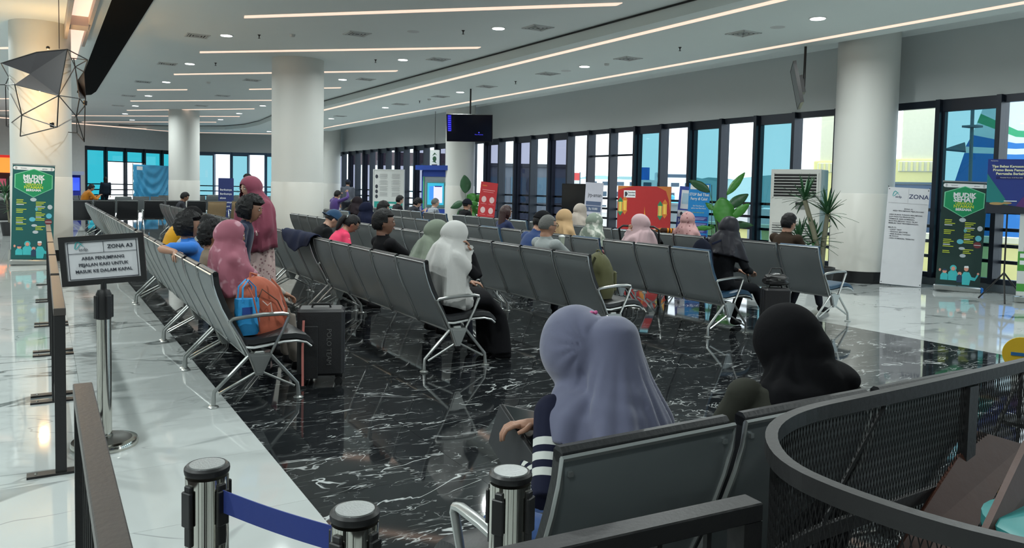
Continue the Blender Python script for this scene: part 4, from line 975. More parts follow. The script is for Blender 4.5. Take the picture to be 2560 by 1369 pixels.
# fourth row
person('person', 'woman with a beige headscarf and brown bag strap turned to the right', seat(4, 8.86, .03), FX, lean=-2, hunch=4, head=(6, 4), h=.97, fem=True, skin=SKINL, top=cloth('cream_top', (196, 180, 156)), wear='hijab', wear_m=cloth('beige_scarf', (176, 146, 108)), hijab_len=.22, sleeve='long', seed=21, voxel=.015)
person('person', 'woman in a grey-green floral headscarf with pink sleeves', seat(4, 8.2, .03), FX, lean=-2, hunch=6, head=(4, 10), h=.93, fem=True, top=cloth('dusty_pink_top', (150, 96, 100)), wear='hijab', wear_m=pattern('green_floral_scarf', srgb(122, 134, 122), srgb(188, 190, 180), 12, .52, .6), hijab_len=.22, sleeve='long', seed=22, voxel=.015)
person('person', 'woman in a pale pink headscarf holding a phone to her ear', seat(4, 7.25, .10), .25, lean=-2, hunch=6, head=(-20, 4), h=.96, fem=True, top=cloth('pale_pink_top', (190, 164, 168)), wear='hijab', wear_m=cloth('pale_pink_scarf', (186, 158, 162)), hijab_len=.52, sleeve='long', seed=23, voxel=.014, arms={-1: (-.11, .13, .98), ('dir', -1): (.05, -.2, .9), ('n', -1): (-1, .2, 0), ('curl', -1): .9, ('pole', -1): (-.2, .8, -1)})
person('person', 'woman in black with a dark headscarf and a navy backpack sitting at the row end', seat(4, 5.98, .12), FX, lean=2, hunch=8, head=(-8, 10), h=1.02, fem=True, top=cloth('black_jacket', (24, 25, 29)), low=cloth('black_trousers', (20, 21, 25)), wear='hijab', wear_m=cloth('charcoal_satin_scarf', (44, 44, 50), .45), hijab_len=.20, sleeve='long', seed=24, voxel=.013, legs={1: (.15, .62, .085), -1: (-.12, .34, .085)})
person('person', 'woman with long auburn hair and a navy top with white straps', seat(4, 10.4), FX, lean=-4, hunch=4, head=(0, 6), h=1.0, fem=True, top=cloth('navy_top', (34, 46, 84)), hair=('long', HAIRA), seed=25, voxel=.016)
person('person', 'person in a dark headscarf with tan collar by the round column', seat(4, 17.4), FX, lean=4, hunch=10, head=(0, 12), h=1.0, top=cloth('dark_brown_top', (44, 34, 30)), wear='hijab', wear_m=cloth('dark_brown_scarf', (38, 32, 36)), hijab_len=.18, voxel=.02, seed=26)
person('person', 'person in an olive cap bending over a phone beside the round column', seat(4, 18.05), FX, lean=16, hunch=14, head=(-10, 26), h=1.0, top=cloth('dark_olive_top', (46, 48, 40)), hair=('short', HAIR), wear='cap', wear_m=cloth('olive_cap', (92, 90, 76)), voxel=.02, seed=27)
# fifth row
person('person', 'woman in a dotted rose headscarf with her arm along the seat backs', seat(5, 8.15), FX, lean=-8, hunch=4, head=(-20, 6), h=.96, fem=True, top=cloth('dark_brown_sweater', (58, 38, 28)), wear='hijab', wear_m=pattern('dotted_rose_scarf', srgb(110, 60, 64), srgb(172, 132, 132), 22, .2, .26, kind='dots'), hijab_len=.34, sleeve='long', seed=28, voxel=.014, stripes=(srgb(58, 38, 28), srgb(190, 120, 30)), arms={-1: (-.46, -.20, .925), ('pole', -1): (-.3, -1, .1), ('dir', -1): (-.9, .3, .1)})
person('person', 'man with short black hair in a dark brown jacket before the standing air conditioner', seat(5, 6.46, .02), FX, lean=-6, hunch=6, head=(6, 8), h=1.03, skin=SKIN, top=cloth('dark_brown_jacket', (52, 42, 34)), hair=('short', HAIR), sleeve='long', seed=29, voxel=.014, legs={1: (.14, .50, .085), -1: (-.12, .30, .085)})
person('person', 'woman in a pale greige headscarf sitting behind the beige headscarf', seat(5, 10.85), FX, lean=-2, hunch=6, head=(2, 10), h=1.04, fem=True, top=cloth('greige_top', (150, 140, 134)), wear='hijab', wear_m=cloth('greige_scarf', (172, 162, 152)), hijab_len=.3, sleeve='long', seed=30, voxel=.016)
person('person', 'person in a black cap and black shirt resting chin on hand by the big-leaf plant', seat(5, 15.1), FX, lean=2, hunch=6, head=(0, 6), h=1.0, top=cloth('black_polo', (24, 25, 28)), hair=('crop', HAIR), wear='cap', wear_m=cloth('navy_black_cap', (22, 25, 34)), seed=31, voxel=.018, arms={-1: (-.06, .24, .97), ('dir', -1): (0, -.2, .9), ('curl', -1): 1.0})
person('person', 'balding man in a grey plaid shirt in front of the blue kiosk', seat(5, 16.75), FX, lean=2, hunch=8, head=(0, 6), h=1.0, skin=SKINL, top=pattern('plaid_shirt', srgb(170, 176, 182), srgb(70, 78, 92), 9, .35, .75, kind='plaid'), hair=('crop', HAIRG), seed=32, voxel=.018, sleeve='long')
person('person', 'young man in a dark grey shirt looking down at his phone before the poster board', seat(5, 18.1), FX, lean=12, hunch=12, head=(0, 26), h=1.02, skin=SKINL, top=cloth('dark_grey_shirt', (50, 52, 58)), hair=('messy', HAIR), seed=33, voxel=.018, arms={-1: (-.08, .44, .86), 1: (.08, .44, .86)})
person('person', 'dark-haired man behind the dark grey shirt near the poster board', seat(5, 18.95), FX, lean=4, hunch=8, head=(0, 8), h=1.03, skin=SKINL, top=cloth('faded_black_shirt', (44, 44, 48)), hair=('short', HAIR), seed=34, voxel=.018)
# far people
p = at(208, 470, D=25.6)
person('person', 'person in a brown and yellow jacket looking at a phone by the far teal windows', (p.x, p.y, 0), -PI/2+.3, lean=10, hunch=12, head=(0, 22), h=1.05, hz=.62, top=cloth('amber_jacket', (180, 112, 24)), hair=('short', HAIR), voxel=.022, seed=35, sleeve='long', arms={-1: (-.08, .48, .95), 1: (.08, .48, .95)})
p = at(868, 470, D=27)
person('person', 'standing person in a grey top and cap near the windows', (p.x, p.y, 0), -.6, pose='stand', lean=2, hunch=4, head=(0, 10), h=1.06, top=cloth('mid_grey_top', (70, 74, 84)), hair=('short', HAIR), wear='cap', wear_m=cloth('dark_cap', (34, 38, 50)), voxel=.022, seed=36, sleeve='long')
p = at(625, 450, D=19)
person('person', 'standing man with curly hair in a black T-shirt walking past the far windows', (p.x, p.y, 0), PI/2+.5, pose='stand', lean=0, hunch=4, head=(0, 8), h=1.07, top=cloth('black_crew_tee', (26, 30, 32)), hair=('curly', HAIR), voxel=.02, seed=37)
p = at(263, 460, D=36)
person('person', 'dark silhouetted person standing before the far teal doors', (p.x, p.y, 0), .3, pose='stand', h=1.03, top=cloth('slate_top', (30, 40, 52)), low=cloth('slate_trousers', (26, 32, 42)), hair=('long', HAIR), voxel=.024, seed=38, sleeve='long')
p = at(835, 478, D=22)
person('person', 'person in purple at the back beside the round column, arms raised', (p.x, p.y, 0), -1.2, lean=4, hunch=6, head=(0, 14), h=1.0, hz=.6, top=cloth('purple_top', (70, 50, 110)), hair=('short', HAIR), voxel=.022, seed=39, sleeve='long', arms={1: (.22, .3, 1.28), -1: (-.15, .3, 1.2)})
# ------------------------------------------------------------------ the two women in the foreground
def veil(par, pos, m, ells, lofts, face, folds, name='headscarf', voxel=.008, cut=None):
    """cloth over head and shoulders: union of soft volumes, smoothed, folded, opened at the face. world coordinates"""
    b = MB()
    def tp(d, q): return Vector((q.x*(1-.30*max(0, -d.z)**1.5), q.y*(1-.22*max(0, -d.z)), q.z*(1.12 if d.z < 0 else 1)))
    for i, (c, r, B) in enumerate(ells): b.ell(c, r, 24, 18, B=B, fn=tp if i == 0 else None)
    for path in lofts:
        b.loft([[Vector(c)+Vector(sx)*math.cos(2*PI*k/32)+Vector(sy)*math.sin(2*PI*k/32) for k in range(32)] for c, sx, sy in path])
    raw = b.build('raw', [m]); me0 = raw.data; bpy.data.objects.remove(raw); me = remesh(me0, voxel, 14)
    bm = bmesh.new(); bm.from_mesh(me); bm.normal_update()
    off = [v.normal*folds(v.co) for v in bm.verts]
    for v, o in zip(bm.verts, off): v.co += o
    kill = [f for f in bm.faces if face(f.calc_center_median()) or (cut and cut(f.calc_center_median()))]; bmesh.ops.delete(bm, geom=kill, context='FACES')
    bm.to_mesh(me); bm.free(); me.name = name; me.transform(Matrix.Translation(-Vector(pos)))
    me.materials.clear(); me.materials.append(m); me.polygons.foreach_set('use_smooth', [True]*len(me.polygons))
    o = bpy.data.objects.new(name, me); C.objects.link(o); o.parent = par
    s_ = o.modifiers.new('thick', 'SOLIDIFY'); s_.thickness = .004; s_.offset = 1; return o
pos1 = (1.345, 1.745, 0)
f1, k1 = person('person', 'woman in a slate-lilac headscarf and navy white-striped top holding a tablet, foreground', pos1, 0, lean=2, hunch=3, head=(0, 14), h=.88, hz=.50, fem=True, skin=SKIN, headscale=1.0,
    top=cloth('navy_knit', (26, 29, 50)), low=cloth('blue_jeans', (28, 62, 112)), sleeve='long', stripes=(srgb(26, 29, 50), srgb(205, 208, 204)), seed=40, voxel=.006,
    arm=1.12, arms={-1: (-.15, .12, .725), 1: (-.13, .085, .825), ('dir', 1): (-.9, .35, .0), ('n', 1): (.1, .1, 1), ('curl', 1): .6, ('dir', -1): (.05, .9, .3), ('n', -1): (-.9, .1, -.3), ('curl', -1): .8, ('pole', -1): (-.45, -1, -.6), ('pole', 1): (.3, .5, -1)})
LILAC = mat('lilac_grey_scarf', srgb(96, 99, 124), .85, scale=5, bump=.08, sheen=.3)
Hc = k1['H']+Vector(pos1)+Vector((-.012, -.004, -.006)); Bc = Vector((1.382, 1.712, 1.07))
tilt = Matrix.Rotation(-.25, 3, 'X')
X3, Y3 = Vector((1, 0, 0)), Vector((0, 1, 0))
def ringp(c, rx, ry, yaw=0): 
    R = Matrix.Rotation(yaw, 3, 'Z'); return (c, R @ Vector((rx, 0, 0)), R @ Vector((0, ry, 0)))
cape = [ringp((1.335, 1.79, .99), .066, .075), ringp((1.335, 1.77, .945), .078, .09), ringp((1.335, 1.74, .915), .118, .105), ringp((1.335, 1.72, .885), .148, .118), ringp((1.335, 1.715, .84), .162, .126), ringp((1.335, 1.71, .78), .17, .13), ringp((1.335, 1.71, .70), .17, .13)]
yw = .35
tail = [ringp((1.385, 1.712, 1.138), .030, .028, yw), ringp((1.384, 1.707, 1.115), .062, .058, yw), ringp((1.382, 1.700, 1.05), .080, .072, yw), ringp((1.382, 1.680, .98), .100, .078, yw), ringp((1.382, 1.648, .92), .130, .080, yw), ringp((1.384, 1.615, .86), .160, .075, yw), ringp((1.385, 1.595, .80), .175, .065, yw), ringp((1.385, 1.59, .72), .175, .06, yw)]
def folds1(p):
    a = math.atan2(p.y-1.68, p.x-1.385); low = max(0, min(1, (1.05-p.z)/.2)); back = 1 if p.y < 1.73 else .25
    f = low*back*(.0055*math.sin(a*11+p.z*6)+.0035*math.sin(a*19+2+p.z*9))
    # pleats radiating from the bun over the head
    d = p-Bc; q = math.atan2(d.z, d.y) ; f += .0036*math.sin(q*13)*max(0, 1-abs(d.length-.11)/.08)*(1 if p.y > 1.73 else 0)
    f += .003*nz(p*9)+.0035*math.sin(p.z*70+p.x*30)*max(0, 1-abs(p.z-.93)/.05)*(1 if p.x < 1.38 else 0); return f
veil(f1, pos1, LILAC, [(Hc, (.097, .122, .130), tilt), (Bc, (.078, .072, .072), Matrix.Identity(3)), (Vector((1.33, 1.79, .965)), (.066, .075, .06), Matrix.Identity(3))], [cape, tail],
     lambda c: (c-Hc).y > .05 and ((c.x-Hc.x)/.062)**2+((c.z-Hc.z+.035+(c.y-Hc.y)*.2)/.082)**2 < 1, folds1,
     cut=lambda c: c.z < .715 or (c.z < .80 and c.x < 1.13+.1*(c.z-.72)) or (c.x < 1.19 and c.z < .835-(1.19-c.x)*.9 and c.y > 1.66))
MB().ell(Vector((1.352, 1.775, 1.146))-Vector(pos1), (.007, .007, .006), 8, 6).ell(Vector((1.362, 1.769, 1.147))-Vector(pos1), (.006, .006, .006), 8, 6).build('scarf_pin', mat('pink_bead', (.6, .12, .3), .3), f1, True)
# tablet in its folio case, held by both hands
A_, B_, C_ = at(1252, 1012, D=2.30), at(1350, 1160, D=2.12), at(1330, 1015, D=2.42)
ux = (B_-A_).normalized(); vy = (C_-A_); vy = (vy-ux*vy.dot(ux)).normalized(); wn = ux.cross(vy)
tb_ = thing('tablet', 'black tablet in an open folio case held by the woman in the lilac scarf', 'tablet')
R = Matrix((ux, vy, wn)).transposed().to_4x4(); R.translation = A_; tb_.matrix_world = R
MB().box((.115, .085, 0), (.235, .17, .011), bev=.003).build('body', BLKP, tb_); MB().box((.115, .085, .006 if wn.y < 0 else -.006), (.215, .15, .001)).build('screen', mat('dark_screen', (.015, .02, .024), .08), tb_)
Tf = Matrix.Translation((0, .0, 0)) @ Matrix.Rotation(math.radians(-68), 4, 'X'); MB().box((.115, .075, .0), (.24, .15, .007), Tf, bev=.002).build('folio_cover', mat('folio_leather', (.02, .022, .026), .6), tb_)
pt_ = MB()
for i in range(4): pt_.box((.0, .03+.02*i, 0), (.004, .010, .004))
pt_.build('port', mat('port_grey', (.2, .2, .2), .4, .5), tb_)['kind'] = 'stuff'
pos2 = (2.125, 1.64, 0)
f2, k2 = person('person', 'person in a black hooded veil and dark olive jacket at the lower right', pos2, -.55, lean=2, hunch=12, head=(0, 16), h=1.0, hz=.40, fem=False, top=cloth('dark_olive_jacket', (52, 53, 47)), low=cloth('black_skirt', (22, 22, 25)), sleeve='long', seed=41, voxel=.009, robe=True,
    arms={-1: (-.16, .34, .60), 1: (.12, .34, .60)})
H2 = Matrix.Rotation(-.55, 3, 'Z') @ k2['H']+Vector(pos2); BLKV = cloth('black_veil', (17, 17, 20), .9)
cape2 = [ringp((2.205, 1.72, 0.950), .09, .11), ringp((2.205, 1.70, 0.900), .12, .12), ringp((2.195, 1.69, 0.860), .155, .13), ringp((2.190, 1.69, 0.820), .168, .135), ringp((2.185, 1.69, 0.780), .165, .13)]
def folds2(p): a = math.atan2(p.y-1.7, p.x-2.15); return .004*math.sin(a*7+p.z*10)*max(0, min(1, (1.0-p.z)/.1))+.004*math.sin((p.z*40+a*3))*max(0, min(1, (.95-p.z)/.05))+.003*nz(p*7)
veil(f2, pos2, BLKV, [(H2, (.104, .125, .135), Matrix.Rotation(-.15, 3, 'X')), (Vector((2.285, 1.65, .885)), (.075, .09, .05), Matrix.Identity(3)), (H2+Vector((.01, -.05, -.03)), (.098, .10, .10), Matrix.Identity(3))], [cape2],
     lambda c: (c-H2).dot(Vector((.52, .85, 0))) > .07 and ((c-H2).dot(Vector((.85, -.52, 0)))/.055)**2+((c.z-H2.z+.03)/.08)**2 < 1, folds2, name='hooded_veil', cut=lambda c: c.z < .80).rotation_euler = (0, 0, .55)
tx = text('e', 0, 0, .022, PAPER, f2); tx.matrix_world = Matrix.Translation(at(1931, 1036, D=2.32)) @ Matrix.Rotation(-.5, 4, 'Z') @ Matrix.Rotation(.6, 4, 'Y')
# ------------------------------------------------------------------ bags and luggage
def softbag(name, label, cat, loc, rz, size, m, seed=1, extra=None, tilt=0, group=None, taper=.75, sag=.03, dome=True):
    t = thing(name, label, cat, loc, rz, group); t.rotation_euler[0] = tilt; w_, d_, h_ = size; rings = []; n_ = 28
    for i in range(17):
        z = i/16; top_ = math.sqrt(max(.02, 1-((z-.55)/.46)**2)) if z > .55 and dome else 1; k = (1-(1-taper)*z*.6)*top_*(1-.12*max(0, .1-z)/.1); r = []
        for j in range(n_):
            a = 2*PI*j/n_; ca, sa = math.cos(a), math.sin(a); ca = math.copysign(abs(ca)**.6, ca); sa = math.copysign(abs(sa)**.6, sa)
            f = 1+sag*2*nz((ca*3, sa*3, z*4+seed))+sag*nz((ca*8, sa*8, z*9+seed)); r.append(Vector((ca*w_/2*k*f, sa*d_/2*k*f, z*h_)))
        rings.append(r)
    MB().loft(rings).build('body', m, t, True); return t
ORG = cloth('orange_nylon', (176, 92, 68), .6)
bp = softbag('backpack', 'orange-brown nylon backpack on the end seat of the leftmost row', 'backpack', (1.36, 5.60, .455), .35, (.36, .20, .40), ORG, 3, tilt=0, taper=.55, sag=.06)
bp.rotation_euler = (.0, math.radians(-16), .25)
for s_ in (-1, 1): MB().tube([(s_*.09, -.10, .36), (s_*.10, -.16, .30), (s_*.11, -.17, .15), (s_*.10, -.12, .04)], .012, 8, flat=.4).build('strap', ORG, bp, True)
MB().tube([(-.13, -.10, .05), (-.10, -.115, .2), (0, -.11, .32), (.09, -.105, .2), (.12, -.10, .05)], .005, 6).build('zip', mat('zip_brown', (.12, .05, .03), .5), bp, True); MB().tube([(-.02, 0, .38), (0, 0, .43), (.04, 0, .40)], .01, 8).build('top_loop', ORG, bp, True)
MB().tube([(-.02, -.11, .24), (.0, -.125, .20), (.03, -.12, .21), (.02, -.12, .12)], .004, 6).build('cord', mat('pale_cord', (.6, .45, .4), .7), bp, True)
BLU = mat('blue_nonwoven', (.02, .28, .62), .6, bump=.2, scale=20)
tt = softbag('tote_bag', 'bright blue non-woven tote bag beside the orange backpack', 'bag', (1.20, 5.47, .455), .2, (.16, .10, .25), BLU, 5, taper=.95, sag=.05, dome=False)
for s_ in (-1, 1): MB().tube([(-.05, s_*.04, .23), (-.045, s_*.035, .33), (0, s_*.02, .38), (.045, s_*.035, .33), (.05, s_*.04, .23)], .012, 8, flat=.25, up=(0, 1, 0)).build('handle', BLU, tt, True)
MB().box((-.02, -.05, .17), (.07, .004, .05)).build('printed_patch', mat('navy_print', (.01, .05, .25), .6), tt)
def suitcase(loc, rz, size, label, words=None, m=None):
    m = m or mat('black_suitcase', (.012, .012, .014), .5, bump=.2, scale=20); w_, d_, h_ = size; t = thing('suitcase', label, 'suitcase', loc, rz)
    MB().box((0, 0, h_/2+.04), (w_, d_, h_-.06), bev=.02).build('body', m, t, True)
    z = MB(); 
    for y in (-.03, .03): z.tube([(-w_/2-.002, y, .08), (w_/2+.002, y, .08), (w_/2+.002, y, h_-.0), (-w_/2-.002, y, h_-.0)], .004, 6, closed=True)
    z.build('zip', mat('zip_grey', (.10, .10, .11), .3, .8), t)
    MB().tube([(-.07, 0, h_), (-.06, 0, h_+.035), (.06, 0, h_+.035), (.07, 0, h_)], .010, 8).build('handle', BLKP, t, True)
    for a in (-1, 1):
        for b_ in (-1, 1): 
            q = MB(); q.lathe([(.028, -.012), (.028, .012)], 16, T=Matrix.Translation((a*(w_/2-.04), b_*(d_/2-.035), .028)) @ Matrix.Rotation(PI/2, 4, 'X')); q.build('wheel', BLKP, t)
    for a in (-1, 1): MB().tube([(a*.06, d_/2-.02, h_), (a*.06, d_/2-.02, h_+.02)], .008, 6).build('trolley_bar', BLKP, t)
    if words: 
        q = text(words, 0, 0, .05, mat('suit_print', (.10, .10, .10), .5), t, sx=1.0); q.location = (w_*.18, -d_/2-.001, h_*.52); q.rotation_euler = (0, PI/2, 0)
        c = MB().box((-w_*.2, -d_/2-.006, h_*.45), (.10, .012, h_*.7), bev=.004).build('front_pocket', m, t)
    return t
suitcase((1.80, 5.72, 0), -.35, (.34, .24, .56), 'black suitcase lettered in grey beside the orange backpack', 'POLO TEAM')
suitcase((6.60, 5.50, 0), -.5, (.27, .20, .50), 'black cabin suitcase at the near end of the fourth row', None)
tg = softbag('handbag', 'black handbag resting on top of the cabin suitcase', 'bag', (6.60, 5.50, .545), -.5, (.26, .18, .12), BLKP, 9, sag=.08)
MB().tube([(-.08, 0, .1), (-.05, 0, .17), (.05, 0, .17), (.08, 0, .1)], .008, 6).build('handle', BLKP, tg, True)
MB().box((0, -.09, .06), (.03, .006, .02)).build('buckle', CHROME, tg)
st_ = MB().tube([(1.63, 5.60, .50), (1.62, 5.59, .30), (1.62, 5.58, .02)], .010, 6, flat=.3).build('strap', cloth('pink_strap', (196, 120, 112))); tag(st_, 'pink fabric strap hanging from the end seat beside the black suitcase', 'strap')
OLV = cloth('olive_canvas', (84, 84, 54), .8)
ob = softbag('backpack', 'olive green backpack standing on the end seat of the third row', 'backpack', (4.62, 5.98, .455), PI/2, (.32, .24, .44), OLV, 11, taper=.7, sag=.05)
ob.rotation_euler = (0, math.radians(0), PI/2); 
MB().tube([(-.05, 0, .42), (-.02, 0, .46), (.02, 0, .46), (.05, 0, .42)], .009, 8).build('top_loop', OLV, ob, True)
for s_ in (-1, 1): MB().tube([(s_*.09, .11, .40), (s_*.10, .16, .32), (s_*.10, .15, .12)], .016, 8, flat=.4).build('strap', cloth('dark_olive_webbing', (50, 52, 36)), ob, True)
MB().box((0, -.13, .16), (.22, .05, .20), bev=.015).build('front_pocket', OLV, ob, True); MB().tube([(-.10, -.155, .24), (.10, -.155, .24)], .004, 6).build('zip', BLKP, ob)
nb_ = softbag('backpack', 'dark navy backpack worn by the woman in black at the end of the fourth row', 'backpack', (6.02, 6.0, .62), PI/2+.1, (.28, .12, .38), cloth('dark_navy_nylon', (26, 30, 44)), 12, taper=.8)
MB().tube([(-.09, -.05, .33), (-.10, -.2, .37), (-.11, -.30, .22), (-.10, -.26, .06)], .014, 8, flat=.4).build('strap', cloth('navy_webbing', (32, 36, 54)), nb_, True)
MB().tube([(.09, -.05, .33), (.10, -.2, .37), (.11, -.30, .22), (.10, -.26, .06)], .014, 8, flat=.4).build('strap', cloth('navy_webbing', (32, 36, 54)), nb_, True)
# navy jacket draped over the second row
jk = MB(); cols = 26; Yj0, Yj1 = 8.55, 9.75; rr = []
prof = [(-.055, .70), (-.05, .76), (-.045, .83), (-.03, .895), (.0, .93), (.05, .925), (.09, .88), (.11, .80)]
for i in range(cols):
    y = Yj0+(Yj1-Yj0)*i/(cols-1); e = math.sin(PI*i/(cols-1))**.5; r = []
    for q, (x, z) in enumerate(prof):
        lo_ = .72+.15*(1-e)+.06*nz((y*3, 0, 2)); zz = max(z, lo_+.03*q if q < 3 else 0); r.append(Vector((2.63+x-.02+.03*nz((y*5, z*6, 1)), y, zz+.02*nz((y*6, x*5, 4)))))
    rr.append(r)
vs = [p for r in rr for p in r]; n_ = len(prof); jk.add(vs, [(i*n_+k, i*n_+k+1, (i+1)*n_+k+1, (i+1)*n_+k) for i in range(cols-1) for k in range(n_-1)])
jo = jk.build('jacket', cloth('navy_jacket', (32, 38, 60)), None, True); tag(jo, 'navy jacket draped over the seat backs of the second row', 'jacket')
m_ = jo.modifiers.new('t', 'SOLIDIFY'); m_.thickness = .018; m_.offset = 1; m_ = jo.modifiers.new('s', 'SUBSURF'); m_.levels = 1; m_.render_levels = 2
# phone, drink
dk = thing('drink_cup', 'clear plastic cup of iced drink held by the man in the blue shirt', 'cup', (4.99, 7.14, .86), 0)
MB().lathe([(.028, 0), (.036, .10)], 20).build('cup', mat('milky_green_drink', (.45, .50, .40), .2), dk, True); MB().lathe([(.038, .10), (.038, .11), (.02, .125)], 20).build('lid', WHITEP, dk, True)
# pushchair between the fourth and fifth rows
ps = thing('pushchair', 'black pushchair with a hooded canopy between the rear rows before the red poster', 'pushchair', (6.95, 8.0, 0), -.9)
cv_ = []
for i in range(9):
    a = PI*i/8; cv_.append([Vector((.24*math.cos(t)*.9, -.02+.30*math.cos(a)*.9, .78+.24*math.sin(a)*max(.15, math.sin(t)))) for t in [PI*q/10 for q in range(11)]])
b = MB(); vs = [p for r in cv_ for p in r]; b.add(vs, [(i*11+k, i*11+k+1, (i+1)*11+k+1, (i+1)*11+k) for i in range(8) for k in range(10)]); c_ = b.build('canopy', cloth('black_canopy', (28, 28, 32)), ps, True); c_.modifiers.new('t', 'SOLIDIFY').thickness = .012
MB().box((0, .05, .50), (.36, .34, .10), bev=.03).build('seat', cloth('black_canopy', (28, 28, 32)), ps, True); MB().box((0, -.14, .68), (.36, .06, .36), bev=.02).build('backrest', cloth('black_canopy', (28, 28, 32)), ps, True)
MB().tube([(-.24, -.15, .5), (-.26, -.42, 1.0), (-.20, -.46, 1.04), (.20, -.46, 1.04), (.26, -.42, 1.0), (.24, -.15, .5)], .014, 8).build('handlebar', BLKP, ps, True)
for s_ in (-1, 1):
    MB().tube([(s_*.24, -.15, .5), (s_*.26, .32, .09)], .012, 8).build('frame', ALU, ps, True); MB().tube([(s_*.24, .1, .5), (s_*.26, -.30, .09)], .012, 8).build('frame', ALU, ps, True)
    for y in (.32, -.30): MB().lathe([(.08, -.015), (.085, 0), (.08, .015)], 20, T=Matrix.Translation((s_*.27, y, .085)) @ Matrix.Rotation(PI/2, 4, 'Y')).build('wheel', BLKP, ps)
# ------------------------------------------------------------------ banners, posters, screens
def flat(name, col, **k): return mat(name, srgb(*col), .55, **k)
WT = flat('print_white', (225, 228, 230)); YL = flat('print_yellow_green', (190, 205, 60)); 
def stand(name, label, cat, p, yaw, tilt=0, group=None):
    t = thing(name, label, cat, p, yaw, group); f = bpy.data.objects.new('face_plane', None); return t
def sheet(t, w_, h_, z0, m, name='print', y=0, th=.004): return MB().box((0, y, z0+h_/2), (w_, th, h_)).build(name, m, t)
def deco(t, items, m, name, y=-.004):
    """flat printed shapes: ('r',x,z,w,h) ('c',x,z,rx,rz) ('p',[(x,z)..])"""
    if 1 < len(items) <= 14 and not any(k in name for k in ('print_', 'small', 'text', 'lines', 'ruled', 'badges')):
        for it in items: o = deco(t, [it], m, name, y)
        return o
    b = MB()
    for it in items:
        if it[0] == 'r': b.box((it[1], y, it[2]), (it[3], .0016, it[4]))
        elif it[0] == 'c': b.prism([(it[1]+it[3]*math.cos(a*PI/10), y-.0008, it[2]+it[4]*math.sin(a*PI/10)) for a in range(20)], (0, .0016, 0))
        else: b.prism([(x, y-.0008, z) for x, z in it[1]], (0, .0016, 0))
    return b.build(name, m, t)
